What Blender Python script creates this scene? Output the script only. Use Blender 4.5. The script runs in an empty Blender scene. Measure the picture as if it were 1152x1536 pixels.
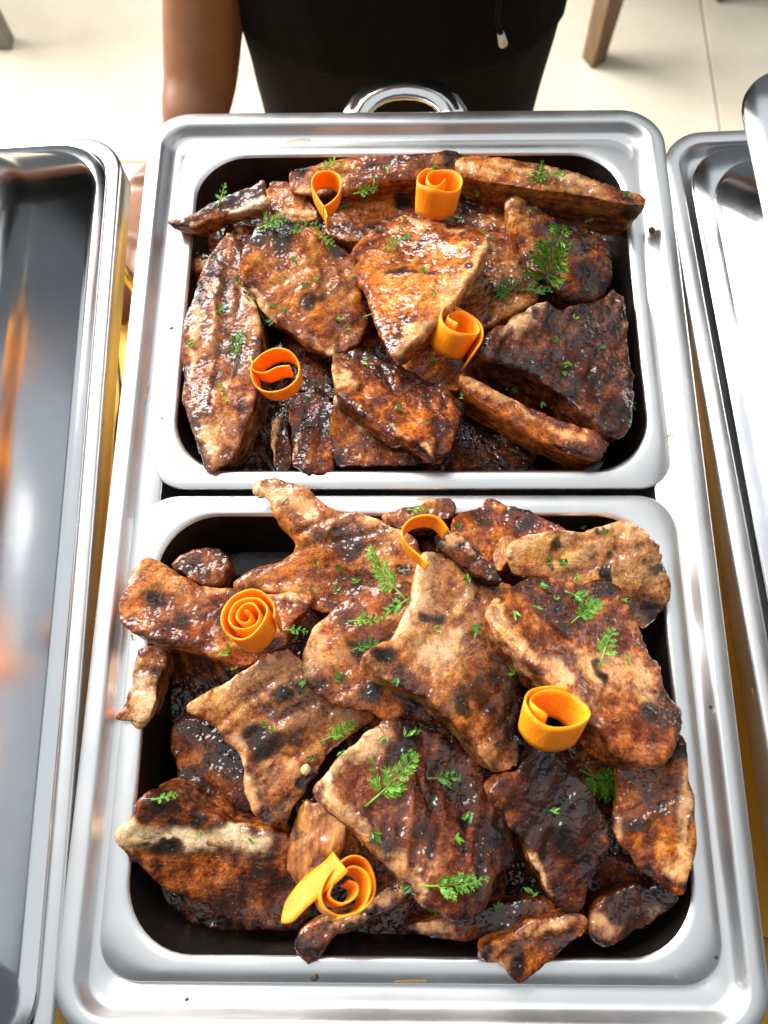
import bpy, bmesh, math, random
import numpy as np
from mathutils import Vector, Matrix
import mathutils.geometry

sc = bpy.context.scene
C = bpy.context.collection
RNG = random.Random(7)

# ------------------------------------------------------------------ camera
IW, IH, FPX = 1152.0, 1536.0, 1195.0
CAM = np.array([-.0067, -.1575, .4631])
TH, RO, YA = .3023, -.0497, -.0511
FW = np.array([math.sin(YA)*math.sin(TH), math.cos(YA)*math.sin(TH), -math.cos(TH)])
R_ = np.cross(FW, [0, 0, 1]); R_ /= np.linalg.norm(R_); U_ = np.cross(R_, FW)
RT = R_*math.cos(RO)+U_*math.sin(RO); UP = -R_*math.sin(RO)+U_*math.cos(RO)
cd = bpy.data.cameras.new('camera'); cam = bpy.data.objects.new('camera', cd); C.objects.link(cam)
cam.matrix_world = Matrix(((RT[0], UP[0], -FW[0], CAM[0]), (RT[1], UP[1], -FW[1], CAM[1]), (RT[2], UP[2], -FW[2], CAM[2]), (0, 0, 0, 1)))
cd.sensor_fit = 'HORIZONTAL'; cd.sensor_width = 36; cd.lens = 36*FPX/IW; cd.clip_start = .01; cd.clip_end = 60
sc.camera = cam
cd.dof.use_dof = True; cd.dof.focus_distance = .47; cd.dof.aperture_fstop = 11.0

# ------------------------------------------------------------------ light (a room lit from windows behind and to the left)
w = bpy.data.worlds.new('World'); sc.world = w; w.use_nodes = True
w.node_tree.nodes['Background'].inputs[0].default_value = (.84, .92, 1.0, 1)
w.node_tree.nodes['Background'].inputs[1].default_value = .12
def area(name, loc, target, sx, sy, power, col):
    l = bpy.data.lights.new(name, 'AREA'); l.shape = 'RECTANGLE'; l.size = sx; l.size_y = sy; l.energy = power; l.color = col
    o = bpy.data.objects.new(name, l); C.objects.link(o); o.location = loc
    o.rotation_euler = (Vector(target)-Vector(loc)).to_track_quat('-Z', 'Y').to_euler()
    return o
area('window_or_fill_light', (-2.4, 1.9, .9), (-.3, .6, -.5), 1.8, 1.8, 200, (1, .98, .94))
area('window_or_fill_light', (-.95, 1.6, 2.1), (.0, .0, 0), 2.0, 1.3, 92, (1, .97, .93))
area('ceiling_light', (-.5, 1.0, 2.35), (-.5, 1.0, 0), 7.0, 4.8, 66, (.95, .98, 1))
area('window_or_fill_light', (3.6, .4, .9), (0, .1, .2), 3.4, 2.0, 8, (.85, .93, 1))  # unseen fill added on the right to brighten the left lid, not a window
vs = sc.view_settings
vs.view_transform = 'Standard'; vs.look = 'None'; vs.exposure = 0.2; vs.gamma = 1; vs.use_curve_mapping = False
sc.render.engine = 'CYCLES'

# ------------------------------------------------------------------ helpers
def ray(px, py):
    d = FW + RT*((px-IW/2)/FPX) + UP*(-(py-IH/2)/FPX)
    return d/np.linalg.norm(d)
def on_z(px, py, z=0.0):
    d = ray(px, py); t = (z-CAM[2])/d[2]; return CAM+d*t
def on_y(px, py, y):
    d = ray(px, py); t = (y-CAM[1])/d[1]; return CAM+d*t
def on_plane(px, py, p0, n):
    d = ray(px, py); t = np.dot(p0-CAM, n)/np.dot(d, n); return CAM+d*t

def _hash(ix, iy, iz, seed):
    h = (ix*374761393 + iy*668265263 + iz*2147483647 + seed*1274126177) & 0xffffffff
    h = ((h ^ (h >> 13))*1274126177) & 0xffffffff
    h = ((h ^ (h >> 15))*2246822519) & 0xffffffff
    return ((h ^ (h >> 16)) & 0xffff)/65535.0
def vnoise(P, freq, seed=0):
    Q = np.asarray(P)*freq; I = np.floor(Q).astype(np.int64); F = Q-I; F = F*F*(3-2*F); r = 0
    for a in (0, 1):
        wx = F[:, 0] if a else 1-F[:, 0]
        for b in (0, 1):
            wy = F[:, 1] if b else 1-F[:, 1]
            for c in (0, 1):
                wz = F[:, 2] if c else 1-F[:, 2]
                r = r + wx*wy*wz*_hash(I[:, 0]+a, I[:, 1]+b, I[:, 2]+c, seed)
    return r*2-1
def fbm(P, freq, seed=0, oct=3):
    r = 0; a = 1
    for k in range(oct): r = r+a*vnoise(P, freq, seed+k*17); freq *= 2.03; a *= .5
    return r

def tag(o, label=None, cat=None, group=None, kind=None):
    if label: o['label'] = label
    if cat: o['category'] = cat
    if group: o['group'] = group
    if kind: o['kind'] = kind
    return o
def link(name, me, mat=None, parent=None, smooth=True):
    o = bpy.data.objects.new(name, me); C.objects.link(o)
    if mat is not None and not len(me.materials): me.materials.append(mat)
    if parent: o.parent = parent
    if smooth: me.shade_smooth()
    return o
def mesh(name, v, f):
    me = bpy.data.meshes.new(name); me.from_pydata([tuple(map(float, p)) for p in v], [], f); me.update(); return me
def empty(name, loc=(0, 0, 0), rz=0):
    o = bpy.data.objects.new(name, None); C.objects.link(o); o.location = loc; o.rotation_euler = (0, 0, rz); o.empty_display_size = .02
    return o
def copy_tree(o, parent=None):
    c = o.copy(); C.objects.link(c); c.parent = parent
    for ch in o.children: copy_tree(ch, c)
    return c

class MB:
    def __init__(s): s.v = []; s.f = []
    def add(s, v, f):
        n = len(s.v); s.v += [tuple(map(float, p)) for p in v]; s.f += [tuple(i+n for i in q) for q in f]
    def box(s, c, h, rot=None):
        vv = []
        for k in range(8):
            p = Vector(((1 if k & 1 else -1)*h[0], (1 if k & 2 else -1)*h[1], (1 if k & 4 else -1)*h[2]))
            if rot is not None: p = rot @ p
            vv.append(p+Vector(c))
        s.add(vv, [(0, 2, 3, 1), (4, 5, 7, 6), (0, 1, 5, 4), (2, 6, 7, 3), (0, 4, 6, 2), (1, 3, 7, 5)])
    def tube(s, pts, rad, n=10, flat=1.0, up=(0, 0, 1), sub=0, caps=True):
        P = [np.array(p, float) for p in pts]; Rr = list(rad) if hasattr(rad, '__len__') else [rad]*len(P)
        if sub:
            P, Rr = crom(P, Rr, sub)
        vv = []; m = len(P); side0 = None
        for i in range(m):
            t = P[min(i+1, m-1)]-P[max(i-1, 0)]; t /= (np.linalg.norm(t)+1e-12)
            a = np.cross(t, np.array(up, float))
            if np.linalg.norm(a) < 1e-3: a = np.cross(t, [1, .1, 0])
            a /= np.linalg.norm(a); b = np.cross(a, t)
            r = Rr[i]; ra, rb = (r if not hasattr(r, '__len__') else r[0]), (r*flat if not hasattr(r, '__len__') else r[1])
            for k in range(n):
                th = 2*math.pi*k/n; vv.append(P[i]+a*math.cos(th)*ra+b*math.sin(th)*rb)
        ff = [(i*n+k, i*n+(k+1) % n, (i+1)*n+(k+1) % n, (i+1)*n+k) for i in range(m-1) for k in range(n)]
        if caps: ff += [tuple(range(n-1, -1, -1)), tuple(range((m-1)*n, m*n))]
        s.add(vv, ff)
    def ball(s, c, r, nu=12, nv=8):
        vv = []; ff = []
        for j in range(nv+1):
            ph = math.pi*j/nv
            for i in range(nu):
                th = 2*math.pi*i/nu
                vv.append((c[0]+r[0]*math.sin(ph)*math.cos(th), c[1]+r[1]*math.sin(ph)*math.sin(th), c[2]+r[2]*math.cos(ph)))
        for j in range(nv):
            for i in range(nu): ff.append((j*nu+i, (j+1)*nu+i, (j+1)*nu+(i+1) % nu, j*nu+(i+1) % nu))
        s.add(vv, ff)
    def build(s, name, mat=None, parent=None, smooth=True):
        return link(name, mesh(name, s.v, s.f), mat, parent, smooth)

def crom(P, Rr, sub, closed=False):
    m = len(P); out = []; ro = []
    rng = range(m) if closed else range(m-1)
    g = (lambda i: P[i % m]) if closed else (lambda i: P[min(max(i, 0), m-1)])
    for i in rng:
        p0, p1, p2, p3 = g(i-1), g(i), g(i+1), g(i+2)
        for k in range(sub):
            t = k/sub
            out.append(.5*((2*p1)+(-p0+p2)*t+(2*p0-5*p1+4*p2-p3)*t*t+(-p0+3*p1-3*p2+p3)*t**3))
            if Rr is not None:
                a = np.array(Rr[i], float); b = np.array(Rr[(i+1) % m], float); q = a+(b-a)*t
                ro.append(q if q.ndim else float(q))
    if not closed:
        out.append(P[-1])
        if Rr is not None: ro.append(Rr[-1])
    return out, ro

def remeshed(name, v, f, vox, smooth_it=4, mat=None):
    """union of closed shells -> one continuous mesh; returns a new mesh datablock"""
    me = mesh(name+'_src', v, f); o = bpy.data.objects.new(name+'_src', me); C.objects.link(o)
    md = o.modifiers.new('r', 'REMESH'); md.mode = 'VOXEL'; md.voxel_size = vox; md.use_smooth_shade = True
    dg = bpy.context.evaluated_depsgraph_get()
    m2 = bpy.data.meshes.new_from_object(o.evaluated_get(dg)); m2.name = name
    bpy.data.objects.remove(o); bpy.data.meshes.remove(me)
    laplace(m2, smooth_it)
    return m2
def get_v(me):
    a = np.empty(len(me.vertices)*3); me.vertices.foreach_get('co', a); return a.reshape(-1, 3)
def set_v(me, a):
    me.vertices.foreach_set('co', np.ascontiguousarray(a, dtype=np.float32).ravel()); me.update()
def get_n(me):
    a = np.empty(len(me.vertices)*3, np.float32); me.vertex_normals.foreach_get('vector', a); return a.reshape(-1, 3).astype(float)
def laplace(me, it, lam=.5):
    e = np.empty(len(me.edges)*2, np.int32); me.edges.foreach_get('vertices', e); e = e.reshape(-1, 2)
    V = get_v(me); n = len(V); deg = np.bincount(e.ravel(), minlength=n).astype(float)[:, None]; deg[deg == 0] = 1
    for _ in range(it):
        S = np.stack([np.bincount(e[:, 0], V[e[:, 1], k], n)+np.bincount(e[:, 1], V[e[:, 0], k], n) for k in range(3)], 1)
        V = V+lam*(S/deg-V)
    set_v(me, V)
def fattr(me, name, arr):
    a = me.attributes.new(name, 'FLOAT', 'POINT'); a.data.foreach_set('value', np.ascontiguousarray(arr, dtype=np.float32))

# ------------------------------------------------------------------ materials
class NT:
    def __init__(s, name):
        s.m = bpy.data.materials.new(name); s.m.use_nodes = True; s.t = s.m.node_tree; s.b = s.t.nodes['Principled BSDF']
    def n(s, typ, **kw):
        x = s.t.nodes.new(typ)
        for k, v in kw.items():
            if k.startswith('i_'): x.inputs[k[2:].replace('_', ' ')].default_value = v
            else: setattr(x, k, v)
        return x
    def l(s, a, b): s.t.links.new(a, b)
    def coord(s, which='Object'):
        return s.n('ShaderNodeTexCoord').outputs[which]
    def noise(s, co, scale, detail=4, rough=.55, dist=0, vec=None):
        x = s.n('ShaderNodeTexNoise'); x.inputs['Scale'].default_value = scale; x.inputs['Detail'].default_value = detail
        x.inputs['Roughness'].default_value = rough; x.inputs['Distortion'].default_value = dist
        if vec:
            mp = s.n('ShaderNodeMapping'); mp.inputs['Scale'].default_value = vec; s.l(co, mp.inputs[0]); co = mp.outputs[0]
        s.l(co, x.inputs['Vector']); return x.outputs['Fac']
    def ramp(s, fac, stops):
        x = s.n('ShaderNodeValToRGB'); e = x.color_ramp.elements
        while len(e) < len(stops): e.new(.5)
        for q, (p, c) in zip(e, stops):
            q.position = p; q.color = (*c, 1) if hasattr(c, '__len__') else (c, c, c, 1)
        s.l(fac, x.inputs[0]); return x.outputs[0]
    def math(s, op, a, b=None, clamp=False):
        x = s.n('ShaderNodeMath', operation=op); x.use_clamp = clamp
        for i, q in enumerate((a, b)):
            if q is None: continue
            if isinstance(q, (int, float)): x.inputs[i].default_value = q
            else: s.l(q, x.inputs[i])
        return x.outputs[0]
    def mix(s, fac, a, b, typ='MIX'):
        x = s.n('ShaderNodeMix', data_type='RGBA', blend_type=typ)
        for i, q in ((0, fac), (6, a), (7, b)):
            if isinstance(q, (int, float)): x.inputs[i].default_value = q
            elif isinstance(q, tuple): x.inputs[i].default_value = (*q, 1)
            else: s.l(q, x.inputs[i])
        return x.outputs[2]
    def attr(s, name):
        x = s.n('ShaderNodeAttribute'); x.attribute_name = name; return x.outputs['Fac']
    def bump(s, h, strength, dist, prev=None):
        x = s.n('ShaderNodeBump'); x.inputs['Strength'].default_value = strength; x.inputs['Distance'].default_value = dist
        s.l(h, x.inputs['Height'])
        if prev is not None: s.l(prev, x.inputs['Normal'])
        return x.outputs[0]
    def set(s, **kw):
        for k, v in kw.items():
            k = k.replace('_', ' ')
            if isinstance(v, (int, float)): s.b.inputs[k].default_value = v
            elif isinstance(v, tuple): s.b.inputs[k].default_value = (*v, 1) if len(s.b.inputs[k].default_value) == 4 else v
            else: s.l(v, s.b.inputs[k])
        return s.m

def mat_steel(name, col, r0, r1, smear=.0, dirt=0.0):
    t = NT(name); co = t.coord()
    sm = t.noise(co, 14, 5, .6); fine = t.noise(co, 300, 3, .6, 0, (1, .03, 1))
    rr = t.math('ADD', t.ramp(sm, [(.35, r0), (.7, r1)]), t.math('MULTIPLY', fine, .05))
    spots = t.ramp(t.noise(co, 90, 4, .6), [(.66, 0), (.74, 1)])
    c = t.mix(t.math('MULTIPLY', spots, dirt), col, (.30, .24, .16))
    b = t.bump(fine, .02, .0004); b = t.bump(t.noise(co, 22, 2), .05, .003, b)
    return t.set(Base_Color=c, Metallic=1.0, Roughness=t.math('ADD', rr, t.math('MULTIPLY', spots, dirt)), Normal=b)
STEEL = mat_steel('satin_steel', (.80, .80, .80), .27, .39, dirt=.22)
LIDSTEEL = mat_steel('lid_steel', (.78, .79, .81), .11, .20, dirt=.05)
CHROME = mat_steel('polished_steel', (.78, .78, .77), .08, .14)
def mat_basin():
    t = NT('shade_darkened_steel'); co = t.coord()  # deep shade inside the pan painted into a near-black, brown-mottled base colour
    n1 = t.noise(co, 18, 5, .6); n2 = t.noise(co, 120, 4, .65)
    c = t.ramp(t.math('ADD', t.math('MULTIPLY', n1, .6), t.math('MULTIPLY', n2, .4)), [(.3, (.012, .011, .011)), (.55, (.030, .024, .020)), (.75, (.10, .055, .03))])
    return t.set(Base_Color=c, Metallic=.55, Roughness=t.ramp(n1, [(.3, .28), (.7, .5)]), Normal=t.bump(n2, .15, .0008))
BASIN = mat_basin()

def mat_meat():
    t = NT('grilled_glazed_pork'); co = t.coord(); tone = t.attr('tone'); fat = t.attr('fat'); ch = t.attr('char'); red = t.attr('red'); fib = t.attr('fib'); edge = t.attr('edge')
    n1 = t.noise(co, 42, 6, .62, .7); n2 = t.noise(co, 130, 5, .65, .5); n3 = t.noise(co, 420, 4, .62); nb = t.noise(co, 900, 3, .6)
    v = t.math('ADD', t.math('MULTIPLY', t.math('SUBTRACT', n1, .5), 1.6), tone)
    v = t.math('ADD', v, t.math('MULTIPLY', t.math('SUBTRACT', n2, .5), .75))
    v = t.math('ADD', v, t.math('MULTIPLY', t.math('SUBTRACT', fib, .5), .34))
    v = t.math('ADD', v, t.math('MULTIPLY', t.math('SUBTRACT', n3, .5), .65))
    v = t.math('ADD', v, t.math('MULTIPLY', t.math('SUBTRACT', t.noise(co, 950, 2, .6), .5), .45))
    v = t.math('SUBTRACT', v, t.math('MULTIPLY', edge, .16))
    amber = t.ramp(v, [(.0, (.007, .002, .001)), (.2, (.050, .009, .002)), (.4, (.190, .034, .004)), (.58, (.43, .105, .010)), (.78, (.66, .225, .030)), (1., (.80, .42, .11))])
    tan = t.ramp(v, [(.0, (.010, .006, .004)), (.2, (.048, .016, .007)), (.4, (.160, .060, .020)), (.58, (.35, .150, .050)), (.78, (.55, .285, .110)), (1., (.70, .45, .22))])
    am = t.math('ADD', t.math('MULTIPLY', t.math('SUBTRACT', t.noise(co, 30, 4, .6, 1.0), .5), 2.6), t.math('ADD', t.math('MULTIPLY', red, .9), .34))
    col = t.mix(t.math('MULTIPLY', am, 1.0, True), tan, amber)
    plum = t.attr('plum'); col = t.mix(t.math('MULTIPLY', plum, t.ramp(t.noise(co, 48, 4, .6, .6), [(.35, .25), (.6, 1)])), col, t.ramp(v, [(.1, (.010, .004, .004)), (.4, (.085, .024, .018)), (.7, (.24, .095, .070)), (1., (.45, .24, .18))]))
    fatc = t.ramp(t.math('ADD', t.math('MULTIPLY', n2, .6), t.math('MULTIPLY', n3, .4)), [(.32, (.50, .13, .018)), (.46, (.72, .30, .085)), (.64, (.84, .56, .30))])
    fm = t.math('MULTIPLY', fat, t.ramp(t.math('ADD', n2, t.math('MULTIPLY', fat, .4)), [(.60, .0), (.86, 1)]), True)
    col = t.mix(fm, col, fatc)
    col = t.mix(t.math('MULTIPLY', t.attr('cream'), t.ramp(n2, [(.3, .35), (.5, 1)]), True), col, t.ramp(n3, [(.3, (.70, .42, .17)), (.6, (.90, .72, .46))]))
    gz = t.ramp(t.noise(co, 66, 5, .65, 1.2), [(.52, 0), (.60, 1)])                       # burgundy caramel patches
    col = t.mix(t.math('MULTIPLY', gz, t.math('ADD', t.math('MULTIPLY', red, .5), .10), True), col, (.085, .012, .004))
    cm = t.math('ADD', ch, t.math('ADD', t.math('MULTIPLY', t.math('SUBTRACT', n1, .5), 1.3), t.math('MULTIPLY', t.math('SUBTRACT', n2, .5), 1.5)))
    gate = t.ramp(ch, [(.03, 0), (.35, 1)])
    col = t.mix(t.math('MULTIPLY', t.math('MULTIPLY', t.ramp(cm, [(.12, 0), (.5, 1)]), gate), .9), col, (.050, .012, .004))
    cm = t.math('MULTIPLY', t.ramp(cm, [(.42, 0), (.85, 1)]), gate)
    col = t.mix(t.math('MULTIPLY', cm, .92), col, (.008, .006, .005))
    sp = t.ramp(t.noise(co, 560, 2, .5), [(.69, 0), (.74, 1)])
    col = t.mix(t.math('MULTIPLY', sp, .75), col, (.02, .010, .006))
    sc2 = t.ramp(t.noise(co, 75, 5, .72, .8), [(.58, 0), (.68, 1)])
    col = t.mix(t.math('MULTIPLY', sc2, .55), col, (.026, .008, .004))
    cr = t.ramp(t.noise(co, 640, 2, .5), [(.71, 0), (.75, 1)])
    col = t.mix(t.math('MULTIPLY', cr, .55), col, (.62, .40, .17))
    wet = t.math('ADD', t.math('MULTIPLY', t.noise(co, 60, 4, .6), .45), t.math('MULTIPLY', t.noise(co, 21, 3, .5, .5), .55))
    h = t.math('ADD', t.math('MULTIPLY', n2, .75), t.math('MULTIPLY', n3, .5))
    b = t.bump(h, .6, .0024); t.l(t.math('SUBTRACT', .6, t.math('MULTIPLY', fm, .4)), b.node.inputs['Strength']); b = t.bump(nb, .5, .0010, b)
    cb = t.bump(t.noise(co, 80, 1, .5), .5, .006); cb = t.bump(t.noise(co, 240, 1, .5), .6, .0030, cb)
    return t.set(Base_Color=col, Roughness=t.ramp(wet, [(.40, .42), (.62, .65)]), Normal=b, Specular_IOR_Level=.14, Coat_Weight=t.ramp(wet, [(.46, 1.0), (.58, .08)]), Coat_Roughness=.10, Coat_IOR=1.6, Coat_Normal=cb)
MEAT = mat_meat()
def mat_onion():
    t = NT('caramelised_onion'); co = t.coord(); n = t.noise(co, 150, 4, .6, .8, (1, .18, 1)); n2 = t.noise(co, 75, 5, .7, .6); n3 = t.noise(co, 500, 3)
    c = t.ramp(t.math('ADD', t.math('MULTIPLY', n, .75), t.math('MULTIPLY', n3, .25)), [(.34, (.13, .028, .004)), (.5, (.40, .12, .014)), (.62, (.62, .27, .05)), (.75, (.75, .48, .18))])
    c = t.mix(t.ramp(n2, [(.48, 0), (.62, .92)]), c, (.055, .014, .004))
    return t.set(Base_Color=c, Roughness=.32, Coat_Weight=1., Coat_Roughness=.09, Normal=t.bump(n, .5, .0025))
ONION = mat_onion()
def mat_carrot():
    t = NT('raw_carrot'); co = t.coord(); n = t.noise(co, 120, 5, .65, .3, (1, 1, .22)); n2 = t.noise(co, 420, 3, .6, 0, (1, 1, .15))
    c = t.ramp(n, [(.3, (.92, .24, .003)), (.55, (1., .325, .006)), (.75, (1., .44, .03))])
    return t.set(Base_Color=c, Roughness=.5, Specular_IOR_Level=.35, Normal=t.bump(n2, .4, .0010), Subsurface_Weight=.45, Subsurface_Radius=(.006, .003, .001), Subsurface_Scale=.4)
CARROT = mat_carrot()
def mat_leaf(name, a, b):
    t = NT(name); co = t.coord(); n = t.noise(co, 220, 3)
    c = t.ramp(n, [(.3, a), (.7, b)])
    return t.set(Base_Color=c, Roughness=.4, Subsurface_Weight=.15, Subsurface_Radius=(.001, .002, .0005))
LEAF = mat_leaf('fresh_dill', (.06, .20, .012), (.16, .40, .03)); DLEAF = mat_leaf('dark_dill', (.025, .10, .010), (.07, .22, .02)); LLEAF = mat_leaf('pale_parsley', (.08, .24, .012), (.21, .42, .04))
def mat_plain(name, c, rough, bscale=0, bstr=.2, var=.15, metal=0, sheen=0):
    t = NT(name); co = t.coord(); n = t.noise(co, bscale or 20, 4, .6); 
    lo = tuple(x*(1-var) for x in c); hi = tuple(min(1, x*(1+var)) for x in c)
    if rough > .75: t.b.inputs['Specular IOR Level'].default_value = .08
    kw = dict(Base_Color=t.ramp(n, [(.3, lo), (.7, hi)]), Roughness=rough, Metallic=metal, Normal=t.bump(n, bstr, .002))
    return t.set(**kw)
SAUCE = mat_plain('dark_pan_juice', (.022, .010, .005), .12, 60, .2, .5)
DRIP = mat_plain('thin_oily_sauce', (.42, .27, .09), .15, 200, .3, .4); DRIP.node_tree.nodes['Principled BSDF'].inputs['Alpha'].default_value = .5
CRUMB = mat_plain('burnt_crumb', (.05, .025, .012), .5, 300, .5, .5)
GARLIC = mat_plain('garlic_bit', (.62, .47, .22), .3, 300, .3, .2)
SKIN = mat_plain('brown_skin', (.21, .090, .046), .45, 45, .08, .12)
SHIRT = mat_plain('black_jersey', (.005, .006, .0065), .9, 700, .25, .25)
TROUSER = mat_plain('charcoal_twill', (.010, .0095, .0095), .8, 900, .25, .25)
CORD = mat_plain('white_cord', (.75, .73, .68), .6, 900, .3, .1)
WOOD = None
def mat_wood():
    t = NT('dark_stained_wood'); co = t.coord(); n = t.noise(co, 25, 5, .6, .8, (6, 6, .5))
    return t.set(Base_Color=t.ramp(n, [(.3, (.06, .028, .010)), (.6, (.20, .10, .034)), (.8, (.32, .18, .065))]), Roughness=.4, Normal=t.bump(n, .2, .001))
WOOD = mat_wood()
GREYWOOD = mat_plain('grey_painted_wood', (.22, .20, .17), .5, 30, .1, .2)
def mat_cloth():
    t = NT('golden_tablecloth'); co = t.coord(); n = t.noise(co, 900, 2); n2 = t.noise(co, 6, 3)
    return t.set(Base_Color=t.ramp(n2, [(.3, (.78, .40, .03)), (.7, (.88, .50, .05))]), Roughness=.6, Normal=t.bump(n, .2, .0006))
CLOTH = mat_cloth()
def mat_tile():
    t = NT('glazed_floor_tile'); co = t.coord('Generated'); o = t.coord(); n = t.noise(o, 5, 6, .6, .5); n2 = t.noise(o, 60, 4)
    c = t.ramp(t.math('ADD', t.math('MULTIPLY', n, .8), t.math('MULTIPLY', n2, .2)), [(.3, (.58, .52, .40)), (.7, (.70, .64, .52))])
    return t.set(Base_Color=c, Roughness=.28, Normal=t.bump(n2, .03, .001))
TILE = mat_tile()
GROUT = mat_plain('grey_grout', (.16, .15, .13), .9, 200, .3, .2)
BLACKP = mat_plain('black_plastic', (.015, .015, .015), .4, 100, .1, .2)

# ------------------------------------------------------------------ floor, table
TZ = -.20; FZ = -.96
fl = MB(); fl.box((0, 1.0, FZ-.03), (4, 4, .022)); floor = fl.build('floor', GROUT, smooth=False); tag(floor, kind='structure')
TS = .60
j = on_z(1068, 110, FZ)        # a joint crossing seen on the right
tb = MB(); hx = TS/2-.002
vv = []; 
for z, q in ((-.008, 0), (-.0015, 0), (0, .0015)):
    vv += [(-hx+q, -hx+q, z), (hx-q, -hx+q, z), (hx-q, hx-q, z), (-hx+q, hx-q, z)]
ff = [(8, 9, 10, 11)]+[(a+k, a+(k+1) % 4, a+4+(k+1) % 4, a+4+k) for a in (0, 4) for k in range(4)]
tme = mesh('tile', vv, ff); tme.materials.append(TILE)
jl = on_z(215, 243, FZ)
for ix in range(-4, 3):
    for iy in range(-2, 4):
        o = bpy.data.objects.new('tile', tme); C.objects.link(o); o.parent = floor
        o.location = (j[0]+(ix+.5)*TS, jl[1]+(iy+.5)*TS, FZ)

EY = .352
t = empty('table', (0, -.05, FZ)); tag(t, 'banquet table under the golden cloth carrying the chafing dishes', 'table')
m = MB(); m.box((0, 0, -TZ*0-FZ+TZ-.022), (.95, EY+.05-.006, .018)); m.build('tabletop', WOOD, t, False)
for sx in (-.88, .88):
    for sy in (-.3, .3):
        m = MB(); m.tube([(sx, sy, 0), (sx, sy, -FZ+TZ-.04)], .022, 12); m.build('leg', WOOD, t)
# cloth: top sheet with soft wrinkles and a hanging drop at the far edge
NX, NY = 150, 90
vv = []
xs = np.linspace(-1.0, 1.0, NX); ss = np.linspace(-.55, EY+.30, NY)
for s in ss:
    for x in xs:
        if s < EY-.01: y, z = s, TZ
        elif s < EY+.012: a = (s-EY+.01)/.022*math.pi/2; y = EY-.01+.014*math.sin(a); z = TZ-.014*(1-math.cos(a))
        else: y, z = EY+.004+.012*math.sin(x*24)*min(1, (s-EY)/.15), TZ-.014-(s-EY-.012)
        vv.append((x, y, z))
P = np.array(vv); wr = fbm(P*[1, .35, 1], 9, 3, 3)*.0016; P[:, 2] += wr
ff = [(i*NX+k, i*NX+k+1, (i+1)*NX+k+1, (i+1)*NX+k) for i in range(NY-1) for k in range(NX-1)]
cl = link('tablecloth', mesh('tablecloth', P, ff), CLOTH); tag(cl, 'golden yellow cloth spread over the table beneath the chafing dishes', 'tablecloth')

# ------------------------------------------------------------------ steel ware
def rrect(hx, hy, r, n=10):
    r = min(r, hx-.001, hy-.001); pts = []
    for (cx, cy, a0) in ((hx-r, hy-r, 0), (-hx+r, hy-r, 90), (-hx+r, -hy+r, 180), (hx-r, -hy+r, 270)):
        for k in range(n+1):
            a = math.radians(a0+90*k/n); pts.append((cx+r*math.cos(a), cy+r*math.sin(a)))
    return pts
def loft(prof, hx, hy, R0, cap=True, n=10, subd=6):
    """prof: (inset, z[, corner radius]); loops of a rounded rectangle"""
    vv = []; ff = []; L = None
    for q in prof:
        d, z = q[0], q[1]; r = q[2] if len(q) > 2 else max(.006, R0-d)
        p = rrect(hx-d, hy-d, r, n); full = []
        # subdivide the long straight sides so that normals and reflections stay clean
        for i in range(len(p)):
            a, b = p[i], p[(i+1) % len(p)]; full.append(a)
            if (i % (n+1)) == n:
                for k in range(1, subd): full.append((a[0]+(b[0]-a[0])*k/subd, a[1]+(b[1]-a[1])*k/subd))
        L = len(full); vv += [(x, y, z) for x, y in full]
    for i in range(len(prof)-1):
        for k in range(L): ff.append((i*L+k, i*L+(k+1) % L, (i+1)*L+(k+1) % L, (i+1)*L+k))
    if cap: ff.append(tuple(range((len(prof)-1)*L, len(prof)*L)))
    return vv, ff
def shell(name, prof, hx, hy, R0, mat, parent, cap=True, wob=0, seed=0):
    v, f = loft(prof, hx, hy, R0, cap)
    if wob:
        P = np.array(v); P[:, 2] += vnoise(P, 14, seed)*wob; v = P
    o = link(name, mesh(name, v, f), mat, parent); return o

FHX, FHY = .1828, .2905
FRAME = [(.001, -.020), (0, -.019), (0, .0015), (.0006, .0032), (.002, .004), (.0092, .0042), (.0105, .0038), (.0122, .0015), (.0148, -.0022), (.0165, -.0034), (.0190, -.0042), (.028, -.0045), (.0295, -.006)]
WATER = [(.0297, -.0055), (.031, -.020), (.036, -.105), (.042, -.113), (.06, -.115)]
def chafer(name, loc, rz, label):
    r = empty(name, loc, rz); tag(r, label, 'chafing dish', 'steel chafing dishes on the table')
    shell('frame_rim', FRAME, FHX, FHY, .030, STEEL, r, cap=False, wob=.0004, seed=hash(label) % 5)
    shell('water_pan', WATER, FHX, FHY, .045, STEEL, r, cap=True)
    for sx in (-1, 1):
        for sy in (-1, 1):
            m = MB(); x0, y0 = sx*.150, sy*.25
            m.tube([(x0, y0, -.012), (x0*1.02, y0*1.0, -.10), (x0*1.04, y0*1.01, TZ-loc[2]+.006)], (.008), 10, .35, (1, 0, 0)); m.build('leg', CHROME, r)
            m = MB(); m.tube([(x0*1.04, y0*1.01, TZ-loc[2]+.0005), (x0*1.04, y0*1.01, TZ-loc[2]+.010)], .012, 14); m.build('foot', BLACKP, r)
    for sy in (1, -1):
        m = MB(); hw = .037; pts = []
        for k in range(13):
            a = math.pi*k/12; pts.append((-hw*math.cos(a), sy*(FHY-.004+.031*math.sin(a)**.8), -.008+.006*math.sin(a)))
        m.tube(pts, .0105, 14, .5, (0, 0, 1)); m.build('handle', CHROME, r)
    return r
main = chafer('chafing_dish', (0, -.004, 0), 0, 'open steel chafing dish holding two pans heaped with grilled pork')

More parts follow.
